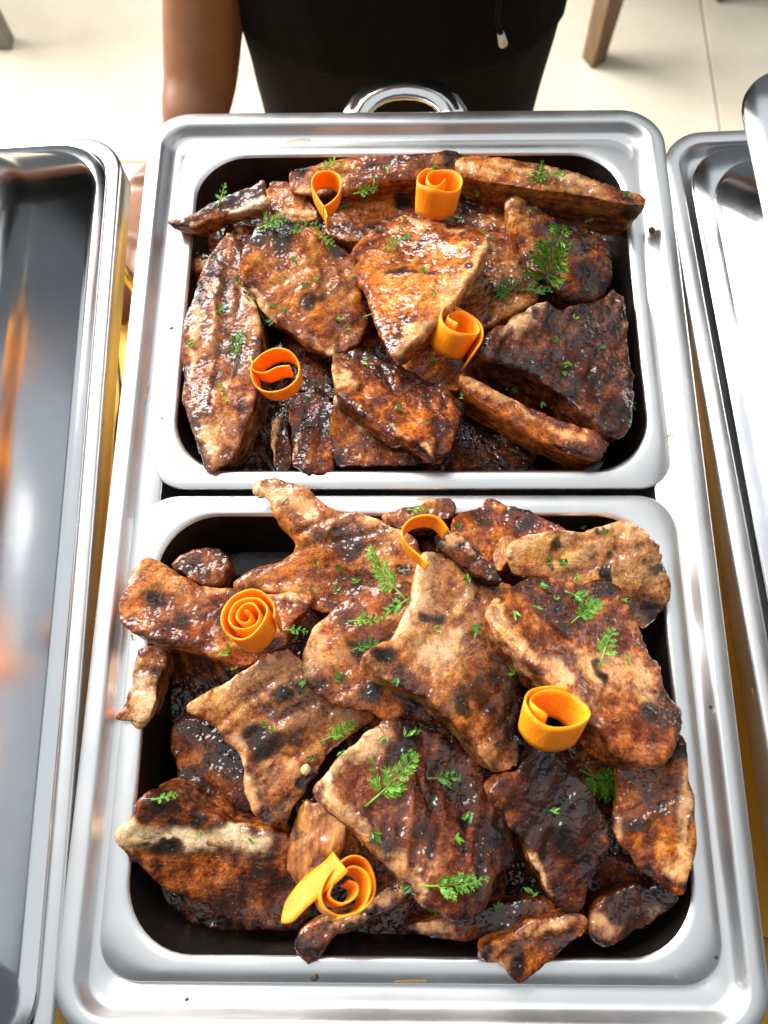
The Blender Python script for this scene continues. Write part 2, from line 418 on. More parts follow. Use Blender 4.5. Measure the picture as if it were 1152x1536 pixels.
PHX, PHY = .1625, .1325
FLANGE = [(.0012, -.003), (.0002, -.0022), (0, -.0008), (.0008, 0), (.0105, .0002), (.0120, -.0004), (.0128, -.0018)]
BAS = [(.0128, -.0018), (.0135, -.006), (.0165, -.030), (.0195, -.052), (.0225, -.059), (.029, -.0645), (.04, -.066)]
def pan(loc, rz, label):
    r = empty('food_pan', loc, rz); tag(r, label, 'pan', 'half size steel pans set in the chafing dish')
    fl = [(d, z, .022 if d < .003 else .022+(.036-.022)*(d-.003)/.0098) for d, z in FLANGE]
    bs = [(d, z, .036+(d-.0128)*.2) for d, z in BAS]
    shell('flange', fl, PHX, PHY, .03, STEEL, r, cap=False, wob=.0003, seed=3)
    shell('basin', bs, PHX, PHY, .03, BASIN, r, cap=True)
    return r
P1 = (.0025, .1352, -.004); P2 = (0, -.1352, 0)
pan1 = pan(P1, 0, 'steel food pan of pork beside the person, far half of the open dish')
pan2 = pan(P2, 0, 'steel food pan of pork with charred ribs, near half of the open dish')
for pc, lb in ((P1, 'dark meat juice pooled in the pan beside the person'), (P2, 'dark meat juice pooled in the pan with charred ribs')):
    v = [(x, y, 0) for x, y in rrect(PHX-.0215, PHY-.0215, .035)]
    mj = mesh('pan_juice', v, [tuple(range(len(v)))])
    o = link('pan_juice', mj, SAUCE, smooth=False); o.location = (pc[0], pc[1], pc[2]-.0555); tag(o, lb, 'sauce')

LIDP = [(.0012, -.001), (0, 0), (0, .0015), (.001, .0024), (.0125, .0026), (.0145, .0034), (.0165, .0055), (.040, .0245), (.045, .0285), (.048, .0320), (.0495, .0400), (.0515, .0445), (.0535, .0490), (.058, .0530), (.066, .0565), (.082, .0605), (.105, .0635), (.13, .065)]
LHX, LHY = .1685, .2735
LIDB = [(.0012, -.001), (0, 0), (0, .0015), (.001, .0024), (.0055, .0026), (.0075, .0035), (.0095, .0050), (.0285, .0290), (.0320, .0350), (.0350, .0420), (.040, .0485), (.048, .0535), (.075, .0590), (.10, .0620), (.13, .0630)]
def lid(name, loc, rz, label, rx=0, ry=0, prof=None, hx=LHX, hy=LHY):
    r = empty(name, loc, rz); r.rotation_euler = (rx, ry, rz); tag(r, label, 'dish cover', 'domed steel dish covers')
    pr = [(d, z, .035 if d < .015 else .035+min(.02, (d-.015)*.6)) for d, z in (prof or LIDP)]
    shell('dome', pr, hx, hy, .035, LIDSTEEL, r, cap=True, wob=.0008, seed=9)
    m = MB(); m.tube([(0, -.05, .066), (0, -.05, .085), (0, -.03, .096), (0, .03, .096), (0, .05, .085), (0, .05, .066)], .006, 12, 1, (1, 0, 0), 4); m.build('handle', CHROME, r)
    return r
def place(px1, px2, z):     # a dish from two pixels on one of its long edges
    a = on_z(*px1, z); b = on_z(*px2, z); d = a-b; return a, b, math.atan2(-d[0], d[1])
# left neighbour: right outer edge
a, b, rz = place((178, 290), (95, 1340), .004)
far = a; dirv = np.array([-math.sin(rz), math.cos(rz), 0]); nrm = np.array([math.cos(rz), math.sin(rz), 0])
top = on_z(120, 206, .004); s = np.dot(top-a, dirv)
cL = a+dirv*(s-FHY)-nrm*FHX; cL[2] = 0
left = chafer('chafing_dish', tuple(cL), rz, 'closed steel chafing dish beside the person\'s bare arm')
lid('dome_cover', (cL[0], cL[1], .0045), rz, 'domed steel lid closed on the dish beside the person\'s bare arm', prof=LIDB, hx=FHX-.0085, hy=FHY-.0085)
a, b, rz = place((1000, 262), (1145, 1080), .004)
dirv = np.array([-math.sin(rz), math.cos(rz), 0]); nrm = np.array([math.cos(rz), math.sin(rz), 0])
top = on_z(1075, 195, .004); s = np.dot(top-a, dirv)
cR = a+dirv*(s-FHY)+nrm*FHX; cR[2] = 0
right = chafer('chafing_dish', tuple(cR), rz, 'closed steel chafing dish with a spare lid stacked on top')
lid('dome_cover', (cR[0], cR[1], .0045), rz, 'domed steel lid closed on the dish under the spare lid')
zs = .0735
a, b, rz2 = place((1106, 150), (1148, 340), zs)
dirv = np.array([-math.sin(rz2), math.cos(rz2), 0]); nrm = np.array([math.cos(rz2), math.sin(rz2), 0])
top = on_z(1140, 108, zs); s = np.dot(top-a, dirv)
cS = a+dirv*(s-LHY)+nrm*LHX
lid('dome_cover', (cS[0], cS[1], zs), rz2, 'spare domed steel lid stacked on top of another closed lid')
# thin cable lying between two dishes
m = MB(); q = [on_z(172, 500, TZ+.02), on_z(178, 560, TZ+.03), on_z(181, 600, TZ+.03), on_z(174, 650, TZ+.012), on_z(168, 760, TZ+.004)]
m.tube(q, .0016, 8, 1, (0, 0, 1), 6); tag(m.build('cable', BLACKP), 'thin black cable curling up between two chafing dishes', 'cable')

# ------------------------------------------------------------------ meat
MEATS = []
def piece(name, label, pts, z, th, tone, slope=(0, 0), fat=(), char=(), red=.4, lite=(), ridge=(), bone=None, seed=None, cat='pork chop', group=None, vox=.0017, rough=1.0, fibdir=None, taper=.9, plum=0, mat=None, sm=1, bend=0):
    """pts: outline of the upper face; z, th in mm; slope = rise per metre along x and y"""
    seed = len(MEATS)*13+5 if seed is None else seed
    z = z/1000; th = (th*1.2)/1000
    cpx = np.mean([p[0] for p in pts]); cpy = np.mean([p[1] for p in pts])
    p0 = on_z(cpx, cpy, z); n = np.array([-slope[0], -slope[1], 1.0]); n /= np.linalg.norm(n)
    P = [on_plane(x, y, p0, n) for x, y in pts]
    P, _ = crom(P, None, 4, True); P = np.array(P); cen = P.mean(0)
    ed = P-cen; L = np.linalg.norm(ed, axis=1)[:, None]
    P = P+ed/L*(vnoise(P, 70, seed+1)[:, None]*.0020+vnoise(P, 140, seed)[:, None]*.0016+vnoise(P, 330, seed+3)[:, None]*.0011)*rough
    # orientation
    Q = P - n*th*.5*np.array([1, 1, 1]); Bt = cen+(P-cen)*taper - n*th
    top = P; k = len(P)
    v = np.concatenate([top, Bt]); f = [tuple(range(k)), tuple(range(2*k-1, k-1, -1))]+[(i, k+i, k+(i+1) % k, (i+1) % k) for i in range(k)]
    a2 = sum(P[i-1][0]*P[i][1]-P[i][0]*P[i-1][1] for i in range(k))
    if a2 < 0: f = [q[::-1] for q in f]
    me = remeshed(name, v-cen, f, vox, sm)
    V = get_v(me)+cen; N = get_n(me)
    dxy = [on_plane(x, y, p0, n) for x, y in pts]
    fd = np.array(fibdir if fibdir else (math.cos(seed*1.7), math.sin(seed*1.7), 0), float); fd /= np.linalg.norm(fd)
    al = V@fd; S = V-np.outer(al, fd)*.82
    fib = fbm(S, 210, seed+40, 3)
    disp = fbm(V, 24, seed, 2)*.0024+fbm(V, 120, seed+7, 2)*.0005+fbm(V, 330, seed+9, 2)*.0004*np.clip(vnoise(V, 40, seed+31)*1.5+.5, 0, 1)+fib*.0006
    ragged = np.abs(vnoise(V, 60, seed+21)); disp -= .0009*np.clip(1-np.abs(vnoise(S, 60, seed+21))*6, 0, 1)            # creases
    disp *= rough
    SAG = n*(fbm(V, 13, seed+70, 1)*.0055*rough)[:, None]
    if bend:
        rel = V-cen; V = V+n*(bend*((rel[:, 0]**2+rel[:, 1]**2)))[:, None]
    WV = V+np.stack([vnoise(V, 62, seed+200+q)*.0065+vnoise(V, 170, seed+210+q)*.0030 for q in range(3)], 1)
    def spot(px, py, r):
        c = on_plane(px, py, p0, n); rr = r/FPX*.46
        d = WV-c; along = d@n; d = d-np.outer(along, n)*.55
        return np.exp(-((d**2).sum(1))/(rr*rr)*1.2)
    def poly(pl, r):
        rr = r/FPX*.46; best = np.full(len(V), 9.)
        Q = [on_plane(x, y, p0, n) for x, y in pl]
        for a, b in zip(Q[:-1], Q[1:]):
            ab = b-a; t = np.clip((WV-a)@ab/(ab@ab), 0, 1); d = WV-(a+t[:, None]*ab); al_ = d@n; d = d-np.outer(al_, n)*.45
            best = np.minimum(best, np.sqrt((d**2).sum(1)))
        return np.exp(-(best/rr)**2*1.1)
    EG = np.clip(poly(list(pts)+[pts[0]], 9)*(.7+.8*vnoise(V, 70, seed+90)), 0, 1)
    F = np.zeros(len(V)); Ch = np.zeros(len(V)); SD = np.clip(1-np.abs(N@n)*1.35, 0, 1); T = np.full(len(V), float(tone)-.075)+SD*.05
    CR = np.zeros(len(V))
    for q in fat:
        pl, r = q[:2]; g = poly(pl, r); CR = np.maximum(CR, g*(q[2] if len(q) > 2 else 0)); F = np.maximum(F, g); disp += g*.0003
    for c in char:
        if hasattr(c[0], '__len__'): Ch = np.maximum(Ch, poly(*c))
        else: Ch = np.maximum(Ch, spot(*c))
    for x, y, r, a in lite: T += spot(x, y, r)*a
    for pl, r, h in ridge: disp += poly(pl, r)*h/1400
    T += vnoise(V, 22, seed+60)*.10
    V = V+N*(disp*(1-.55*np.clip(F, 0, 1)))[:, None]+SAG
    set_v(me, V-cen)
    # origin at the foot of the piece
    fattr(me, 'fat', np.clip(F*1.1, 0, 1)); fattr(me, 'char', np.clip(Ch*(.8+.6*vnoise(V, 90, seed+80)), 0, 1)); fattr(me, 'tone', T); fattr(me, 'red', np.full(len(V), red)); fattr(me, 'fib', fib*.5+.5); fattr(me, 'edge', EG); fattr(me, 'plum', np.full(len(V), float(plum))); fattr(me, 'cream', np.clip(CR*1.3-.15, 0, 1))
    o = link(name, me, mat or MEAT); o.location = cen; tag(o, label, cat, group); MEATS.append(o)
    return o
G1 = 'grilled pork in the pan beside the person'; G2 = 'grilled pork in the pan with charred ribs'
def T_(name, label, pts, z, th, tone, **k): return piece(name, label, pts, z, th, tone, group=G1, **k)
def B_(name, label, pts, z, th, tone, **k): return piece(name, label, pts, z, th, tone, group=G2, **k)

# pan nearer the person, lowest layer first
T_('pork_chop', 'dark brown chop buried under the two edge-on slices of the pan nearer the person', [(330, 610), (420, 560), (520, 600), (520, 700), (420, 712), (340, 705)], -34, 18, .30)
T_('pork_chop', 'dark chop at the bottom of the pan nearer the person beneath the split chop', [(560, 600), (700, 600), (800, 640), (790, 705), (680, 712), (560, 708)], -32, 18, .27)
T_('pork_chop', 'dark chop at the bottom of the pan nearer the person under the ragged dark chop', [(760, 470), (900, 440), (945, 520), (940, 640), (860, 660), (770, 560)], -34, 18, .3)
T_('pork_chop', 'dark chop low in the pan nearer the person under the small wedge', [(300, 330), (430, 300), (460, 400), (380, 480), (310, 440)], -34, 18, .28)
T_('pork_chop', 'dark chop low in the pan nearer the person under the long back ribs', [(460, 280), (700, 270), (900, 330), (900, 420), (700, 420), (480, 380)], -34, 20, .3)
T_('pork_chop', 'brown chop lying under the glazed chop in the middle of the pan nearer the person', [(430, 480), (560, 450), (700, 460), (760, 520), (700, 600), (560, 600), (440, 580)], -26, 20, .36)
T_('pork_scrap', 'tiny pale pork scrap poking out at a pan wall', [(268, 375), (295, 374), (318, 385), (312, 398), (292, 405), (280, 394)], -8, 7, .55, cat='pork scrap')
T_('pork_chop', 'brown chop heaped behind the glazed chop under the herbs of the pan nearer the person', [(480, 345), (505, 308), (560, 284), (640, 284), (715, 292), (768, 300), (778, 345), (786, 392), (735, 405), (690, 350), (600, 335), (540, 365)], -4, 20, .46, lite=[(560, 300, 40, .15)], char=[(610, 300, 25), (700, 300, 20)])
T_('pork_chop', 'orange brown chop tucked beside the glazed chop beneath parsley leaves', [(720, 395), (770, 390), (805, 415), (800, 452), (750, 480), (700, 492), (672, 470), (690, 430)], -2, 20, .50, lite=[(765, 405, 30, .2)], char=[(745, 440, 22)])
T_('pork_rib', 'short wedge of pale pork between the pointed slice and the back rib', [(402, 282), (432, 276), (468, 300), (474, 326), (440, 338), (408, 326)], 0, 24, .62, fat=[([(420, 322), (465, 318)], 16)], cat='pork rib')
T_('pork_chop', 'reddish chop edge standing between the long speckled rib and the charred corner chop', [(340, 338), (378, 333), (390, 355), (376, 395), (362, 420), (346, 385)], -3, 28, .48, fat=[([(352, 345), (358, 385)], 11)], red=.8)
T_('pork_rib', 'long glazed rib lying along the far wall next to a carrot loop', [(433, 254), (475, 243), (560, 238), (640, 233), (690, 230), (698, 252), (690, 274), (640, 276), (560, 280), (500, 288), (470, 291), (434, 288)], 14, 26, .54, slope=(0, .35), red=.95, char=[(455, 258, 20), (685, 240, 22), (600, 240, 14)], fat=[([(440, 285), (520, 280)], 10)], cat='pork rib', fibdir=(1, .05, 0))
T_('pork_rib', 'long tan-topped rib with dark side lying across the pan corner under parsley', [(684, 242), (706, 235), (760, 239), (830, 249), (900, 270), (966, 291), (964, 308), (925, 306), (850, 293), (780, 283), (725, 277), (688, 262)], 22, 34, .60, slope=(.05, .1), fat=[([(690, 250), (740, 262)], 14), ([(740, 246), (900, 280)], 8)], char=[([(770, 305), (860, 325), (955, 338)], 26), (960, 325, 30)], cat='pork rib', fibdir=(1, -.25, 0), rough=.8, red=0.35)
T_('pork_chop', 'brown knobbly chop under the tan-topped rib beside a bright parsley sprig', [(762, 300), (788, 299), (832, 326), (880, 345), (915, 380), (920, 415), (900, 438), (862, 446), (835, 425), (800, 412), (780, 372), (768, 338)], 4, 26, .44, slope=(-.15, .1), lite=[(785, 330, 32, .22), (800, 390, 30, .15)], char=[(860, 345, 34), (895, 420, 34), (830, 330, 20)], ridge=[([(775, 310), (810, 400)], 20, 2.5)])
T_('pork_rib', 'long speckled rib slab standing along the pan wall beside dark dill', [(330, 362), (350, 352), (371, 400), (386, 455), (392, 520), (386, 600), (374, 628), (352, 682), (330, 706), (303, 704), (296, 650), (276, 600), (271, 540), (280, 470), (302, 415)], 6, 26, .53, slope=(.1, .04), fat=[([(290, 470), (285, 560)], 12), ([(372, 430), (382, 500)], 10), ([(310, 640), (320, 690)], 10)], ridge=[([(330, 400), (310, 560), (320, 690)], 16, 3), ([(360, 420), (360, 580)], 14, 2), ([(335, 440), (340, 600)], 10, -2.5)], lite=[(330, 500, 40, .12)], char=[([(345, 430), (350, 560)], 8)], red=0.3, cat='pork rib', fibdir=(.05, 1, 0), plum=0.25)
T_('pork_chop', 'glazed chop with charred corner and chopped herbs beside the dark dill', [(362, 396), (382, 345), (408, 326), (445, 334), (492, 358), (530, 384), (545, 438), (550, 482), (540, 510), (500, 532), (470, 520), (430, 488), (390, 457), (366, 425)], 14, 16, .56, slope=(-.1, .18), char=[(402, 348, 44), (425, 335, 30), (465, 455, 16), (480, 450, 14), (500, 515, 16)], lite=[(450, 420, 40, .16), (490, 470, 40, .16)], fat=[([(370, 440), (430, 492), (500, 530)], 9)], red=.75, ridge=[([(450, 390), (480, 500)], 22, 2.5), ([(505, 400), (530, 490)], 14, 2)])
T_('pork_rib', 'pointed slice of pork overhanging the pan rim at its narrow tip', [(244, 331), (266, 326), (328, 298), (392, 272), (402, 290), (404, 312), (360, 318), (312, 330), (290, 340), (266, 338)], 14, 15, .50, slope=(.03, .25), fat=[([(345, 318), (400, 308)], 14, .4)], char=[([(270, 330), (380, 282)], 7)], cat='pork rib', fibdir=(1, .4, 0), red=0.15)
T_('pork_chop', 'orange piece of glazed pork below the upright carrot roll in the pan nearer the person', [(598, 540), (635, 512), (662, 500), (704, 536), (716, 556), (690, 585), (640, 575)], 0, 20, .56, red=.9, lite=[(640, 540, 30, .12)])
T_('pork_chop', 'big glazed orange chop with scorched stripe on top of the pan nearer the person', [(524, 378), (548, 350), (598, 320), (650, 326), (692, 336), (726, 352), (733, 380), (702, 422), (664, 470), (622, 506), (594, 532), (576, 516), (562, 470), (541, 420)], 24, 15, .62, slope=(.22, -.22), char=[([(580, 402), (612, 404)], 8), ([(612, 402), (660, 408)], 9), (700, 395, 10)], fat=[([(728, 372), (690, 430), (650, 480), (596, 526)], 16), ([(600, 325), (690, 345)], 9)], lite=[(580, 450, 40, .12), (640, 400, 50, .12)], red=.8, ridge=[([(540, 400), (570, 490)], 14, 2), ([(620, 350), (700, 370)], 16, 2)])
T_('pork_chop', 'ragged dark purplish chop with raised pale bone along the pan wall', [(712, 522), (745, 494), (782, 478), (812, 448), (838, 458), (880, 452), (905, 440), (928, 428), (940, 470), (952, 520), (953, 600), (938, 642), (914, 650), (890, 628), (846, 590), (800, 556), (758, 540)], 12, 30, .36, slope=(-.25, -.05), fat=[([(750, 494), (800, 472), (814, 452)], 11, .5)], lite=[(770, 510, 26, .2), (860, 500, 40, .12)], char=[(880, 560, 40), (760, 545, 20), (925, 620, 30)], ridge=[([(760, 500), (815, 455)], 16, 3), ([(860, 470), (920, 600)], 24, 3)], red=0.3, rough=1.35, taper=.95, plum=0.65)
T_('pork_rib', 'thick dark slice standing on edge near the pan corner', [(402, 622), (424, 612), (436, 640), (438, 700), (412, 706), (404, 670)], -10, 26, .26, fat=[([(405, 630), (410, 700)], 5)], cat='pork rib')
T_('pork_rib', 'dark glazed slice standing beside the split chop', [(430, 602), (452, 588), (498, 598), (502, 640), (497, 706), (442, 704), (436, 650)], -5, 28, .33, fat=[([(438, 610), (446, 690)], 5)], red=.9, cat='pork rib')
T_('pork_chop', 'lower half of the split chop with white torn meat along its slit', [(500, 592), (530, 606), (580, 640), (640, 668), (664, 680), (660, 696), (600, 700), (530, 704), (500, 700), (494, 640)], -2, 26, .42, slope=(0, .2), fat=[([(510, 602), (560, 636), (640, 674)], 10, .9)], red=.4, lite=[(520, 660, 30, .12)])
T_('pork_chop', 'upper half of the split chop with orange corner and dark brown skin', [(494, 548), (502, 528), (532, 522), (580, 538), (640, 568), (688, 592), (698, 615), (682, 664), (664, 684), (630, 668), (580, 645), (535, 612), (505, 590)], 13, 15, .40, slope=(-.15, -.22), fat=[([(500, 538), (515, 565)], 22), ([(580, 640), (655, 676)], 7)], char=[([(540, 526), (640, 566)], 9), (685, 615, 16), (590, 560, 20)], lite=[(620, 615, 50, .22)], red=.9)
T_('pork_rib', 'straight meaty rib pointing at the pan corner below the ragged chop', [(690, 558), (714, 561), (760, 588), (830, 618), (898, 648), (912, 672), (905, 690), (880, 684), (830, 664), (790, 648), (740, 612), (702, 588)], 14, 32, .54, slope=(-.05, .12), fat=[([(695, 566), (740, 594)], 15), ([(750, 600), (880, 655)], 9)], lite=[(860, 645, 30, .12)], char=[(730, 586, 8), (905, 680, 20)], red=.8, cat='pork rib', fibdir=(1, -.5, 0))

# pan with charred ribs
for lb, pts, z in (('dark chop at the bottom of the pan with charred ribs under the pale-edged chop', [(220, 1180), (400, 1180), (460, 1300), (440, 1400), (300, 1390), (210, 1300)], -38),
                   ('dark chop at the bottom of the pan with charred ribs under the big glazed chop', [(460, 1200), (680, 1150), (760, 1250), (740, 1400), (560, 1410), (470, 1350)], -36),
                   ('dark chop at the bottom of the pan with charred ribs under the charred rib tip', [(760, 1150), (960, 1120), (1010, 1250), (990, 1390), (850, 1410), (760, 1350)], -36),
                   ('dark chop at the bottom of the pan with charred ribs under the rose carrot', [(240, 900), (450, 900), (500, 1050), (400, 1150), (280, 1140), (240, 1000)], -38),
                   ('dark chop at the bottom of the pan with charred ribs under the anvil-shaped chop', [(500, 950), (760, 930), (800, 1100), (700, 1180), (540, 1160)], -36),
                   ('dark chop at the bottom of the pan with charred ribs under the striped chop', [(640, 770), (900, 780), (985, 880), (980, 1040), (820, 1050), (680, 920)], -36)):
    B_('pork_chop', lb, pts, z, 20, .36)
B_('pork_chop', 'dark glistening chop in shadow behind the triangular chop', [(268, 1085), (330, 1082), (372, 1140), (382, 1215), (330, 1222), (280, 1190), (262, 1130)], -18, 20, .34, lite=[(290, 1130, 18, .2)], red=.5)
B_('pork_scrap', 'rough tan lump behind the wide reddish chop', [(262, 850), (296, 826), (330, 818), (345, 848), (325, 880), (285, 876)], -6, 26, .50, rough=1.4, cat='pork scrap')
B_('pork_chop', 'dark meat packed between the anvil-shaped chop and the big glazed chop', [(540, 1060), (620, 1050), (700, 1090), (740, 1140), (745, 1190), (680, 1180), (590, 1130)], 0, 24, .33, lite=[(610, 1080, 30, .12)], red=.6)
B_('pork_chop', 'dark meat wedged between the amber-edged slab and the blackened pork', [(860, 1240), (930, 1220), (990, 1290), (985, 1340), (900, 1340), (870, 1310)], -12, 24, .28, red=.8)
B_('pork_rib', 'pale-ended rib poking out under the wide reddish chop', [(206, 968), (250, 974), (244, 1020), (230, 1062), (222, 1080), (196, 1082), (171, 1079), (182, 1052), (194, 1012)], 3, 22, .60, fat=[([(222, 1035), (205, 1072)], 20, .7), ([(215, 985), (195, 1050)], 12)], cat='pork rib', slope=(-.05, .1))
B_('pork_chop', 'brown slab under the lip of the pan next to a carrot loop', [(568, 778), (600, 762), (650, 750), (678, 752), (682, 776), (640, 792), (590, 800)], 4, 24, .50, lite=[(640, 765, 30, .15)])
B_('pork_chop', 'red-brown glossy chop with scorched stripe below the pan divider', [(676, 780), (715, 757), (735, 742), (762, 757), (802, 770), (848, 790), (820, 812), (790, 830), (745, 860), (712, 840), (690, 815)], 8, 24, .42, char=[([(800, 775), (780, 800)], 10), (715, 770, 20)], lite=[(745, 765, 30, .2)], red=.95)
B_('onion_slice', 'curved amber onion piece between the red-brown chop and striped chop', [(736, 832), (748, 806), (768, 802), (778, 816), (764, 846), (746, 858)], 14, 7, .6, cat='onion', mat=ONION, rough=.4)
B_('pork_chop', 'pale chop with dark grill stripes beside the pan wall', [(760, 826), (782, 806), (830, 797), (880, 792), (906, 789), (935, 780), (962, 796), (985, 826), (1000, 868), (1004, 904), (972, 942), (950, 940), (920, 900), (880, 880), (820, 872), (775, 864)], 14, 18, .68, slope=(-.12, .20), char=[([(836, 800), (830, 846)], 9), ([(915, 840), (905, 880)], 9), ([(878, 792), (882, 806)], 6), (972, 925, 26), (985, 850, 20)], fat=[([(768, 832), (800, 804), (900, 790)], 13, .4), ([(920, 800), (950, 790)], 12)], lite=[(850, 840, 60, .1)], red=0.05, ridge=[([(945, 800), (975, 900)], 16, 2.5), ([(925, 820), (950, 900)], 8, -2)])
B_('pork_chop', 'long chop with a knobbed bone tip crossing the pan divider', [(388, 728), (398, 719), (432, 723), (470, 736), (502, 758), (546, 772), (592, 790), (622, 815), (645, 860), (640, 905), (600, 925), (540, 925), (470, 912), (420, 892), (352, 882), (372, 858), (420, 842), (438, 818), (424, 790), (402, 752)], 16, 20, .58, slope=(.1, .16), char=[(508, 806, 24), (525, 815, 18), (396, 727, 7), (600, 850, 20)], fat=[([(400, 740), (450, 760), (480, 770)], 20), ([(540, 780), (590, 800)], 18)], lite=[(420, 862, 40, .12)], red=0.35, ridge=[([(395, 730), (440, 770), (480, 800)], 20, 4)], rough=1.1)
B_('pork_chop', 'wide reddish chop lapping over the pan rim beside the rose carrot', [(184, 890), (198, 852), (222, 834), (262, 856), (306, 880), (352, 884), (420, 886), (466, 884), (462, 906), (440, 930), (436, 960), (404, 986), (362, 1000), (302, 976), (232, 964), (190, 944)], 20, 20, .54, slope=(-.12, -.16), fat=[([(310, 892), (380, 890), (455, 892)], 11), ([(195, 880), (205, 855)], 12)], char=[(280, 930, 20), (340, 935, 18), (235, 900, 16)], lite=[(230, 930, 40, .15), (250, 870, 30, .12)], red=.8, ridge=[([(310, 893), (460, 893)], 14, 3), ([(200, 950), (350, 985)], 14, 2)], plum=0.3)
B_('pork_chop', 'rounded pinkish chop heaped in the middle of the pan with charred ribs', [(448, 985), (462, 950), (500, 920), (550, 885), (610, 872), (645, 900), (625, 950), (600, 990), (640, 1040), (650, 1075), (600, 1085), (540, 1068), (490, 1050), (456, 1022)], 22, 22, .56, slope=(-.05, .03), fat=[([(455, 1000), (475, 950)], 22)], char=[(560, 1030, 26), (610, 1050, 30), (545, 985, 16), (590, 900, 16)], lite=[(500, 1000, 40, .14)], red=0.55, bend=-1.2, plum=0.3)
B_('pork_chop', 'triangular tan chop with pointed corner and dark scorch patches', [(272, 1064), (322, 1034), (372, 1000), (422, 972), (452, 990), (486, 1034), (536, 1052), (562, 1080), (530, 1110), (486, 1150), (446, 1196), (432, 1236), (396, 1236), (374, 1200), (364, 1150), (342, 1112), (308, 1082)], 22, 16, .60, slope=(-.22, .12), char=[(385, 1095, 22), (405, 1112, 24), (440, 1105, 24), (425, 1040, 14), (450, 1030, 14), (455, 1170, 16)], fat=[([(280, 1062), (330, 1032), (400, 990)], 11), ([(350, 1110), (372, 1160), (380, 1210)], 17), ([(420, 1145), (450, 1170)], 12)], lite=[(370, 1045, 46, .14), (420, 1000, 30, .12)], red=0.1, ridge=[([(360, 1130), (385, 1210)], 14, 3)], plum=0.15)
B_('pork_chop', 'anvil-shaped chop with pale fat edge and blackened side in the middle', [(636, 838), (650, 828), (702, 850), (756, 874), (778, 920), (785, 980), (778, 1050), (784, 1110), (780, 1150), (752, 1162), (722, 1130), (682, 1082), (640, 1052), (582, 1022), (547, 992), (560, 970), (600, 950), (622, 900)], 36, 16, .66, slope=(-.38, -.10), fat=[([(642, 836), (636, 880), (612, 940), (600, 960)], 17, .35), ([(690, 970), (650, 985)], 30, .45)], char=[([(775, 940), (768, 1040), (770, 1100)], 38), (720, 870, 24), ([(625, 925), (660, 918)], 8), (575, 990, 18), (740, 1040, 36), (700, 1060, 20), (750, 1150, 16)], lite=[(670, 960, 50, .16), (715, 920, 40, .1)], red=0.15, ridge=[([(640, 840), (612, 945)], 14, 3), ([(700, 860), (740, 960)], 20, 2)])
B_('pork_rib', 'short dark red rib end beside the carrot loop of the pan with charred ribs', [(644, 802), (664, 788), (700, 800), (740, 838), (760, 874), (720, 866), (690, 846), (656, 826)], 40, 18, .36, fat=[([(670, 806), (700, 826)], 8)], char=[(655, 808, 16), (740, 860, 24), (690, 800, 10)], red=.95, cat='pork rib')
B_('pork_rib', 'amber-edged slab standing by the pan wall below the L-shaped chop', [(920, 1140), (960, 1110), (1015, 1100), (1038, 1150), (1043, 1240), (1032, 1325), (1008, 1342), (955, 1292), (915, 1240), (922, 1190)], 18, 22, .46, slope=(.22, .05), fat=[([(1030, 1180), (1030, 1310)], 13), ([(930, 1225), (920, 1250)], 12)], char=[(940, 1235, 22), (1010, 1120, 24), (975, 1200, 16)], lite=[(975, 1260, 40, .15), (960, 1150, 30, .12)], red=.9, cat='pork rib', fibdir=(.25, 1, 0))
B_('pork_chop', 'large L-shaped glazed chop with orange fat edge beside the wide carrot roll', [(728, 908), (745, 894), (770, 880), (800, 866), (860, 868), (920, 868), (942, 900), (962, 942), (986, 990), (1004, 1040), (1020, 1085), (1005, 1130), (965, 1152), (930, 1140), (896, 1100), (858, 1058), (808, 1010), (768, 972), (740, 938)], 34, 20, .48, slope=(-.30, -.28), fat=[([(732, 910), (752, 945), (800, 1000), (868, 1062)], 17), ([(890, 1000), (960, 1020)], 40)], char=[(905, 880, 30), (780, 880, 18), (985, 1070, 34), (1005, 1090, 30), (830, 900, 18), ([(905, 995), (915, 1025)], 9)], lite=[(890, 980, 40, .16), (960, 1010, 30, .16)], red=.95, ridge=[([(740, 915), (870, 1060)], 18, 3), ([(800, 900), (930, 1040)], 12, -2)], plum=0.25)
B_('pork_chop', 'pork with blackened crust and bright red corner under the wide carrot roll', [(729, 1188), (745, 1166), (772, 1158), (790, 1132), (822, 1120), (852, 1142), (882, 1180), (912, 1240), (906, 1290), (880, 1330), (872, 1360), (842, 1368), (818, 1330), (792, 1280), (758, 1232)], 22, 26, .30, slope=(-.2, .20), fat=[([(800, 1270), (830, 1340)], 8)], char=[(822, 1150, 62), (845, 1250, 30), (800, 1240, 30), (880, 1220, 30)], lite=[(752, 1188, 30, .3)], red=1.3, ridge=[([(735, 1190), (770, 1165)], 18, 3)], plum=0.4)
B_('onion_slice', 'translucent amber onion wedge beside the big glazed chop', [(436, 1222), (462, 1198), (500, 1205), (524, 1230), (512, 1268), (486, 1302), (452, 1326), (434, 1312), (428, 1286)], 13, 9, .6, cat='onion', mat=ONION, rough=.8, ridge=[([(462, 1206), (446, 1312)], 5, 2), ([(490, 1214), (470, 1306)], 5, 1.8), ([(512, 1232), (494, 1290)], 5, 1.5)], slope=(.2, -.1))
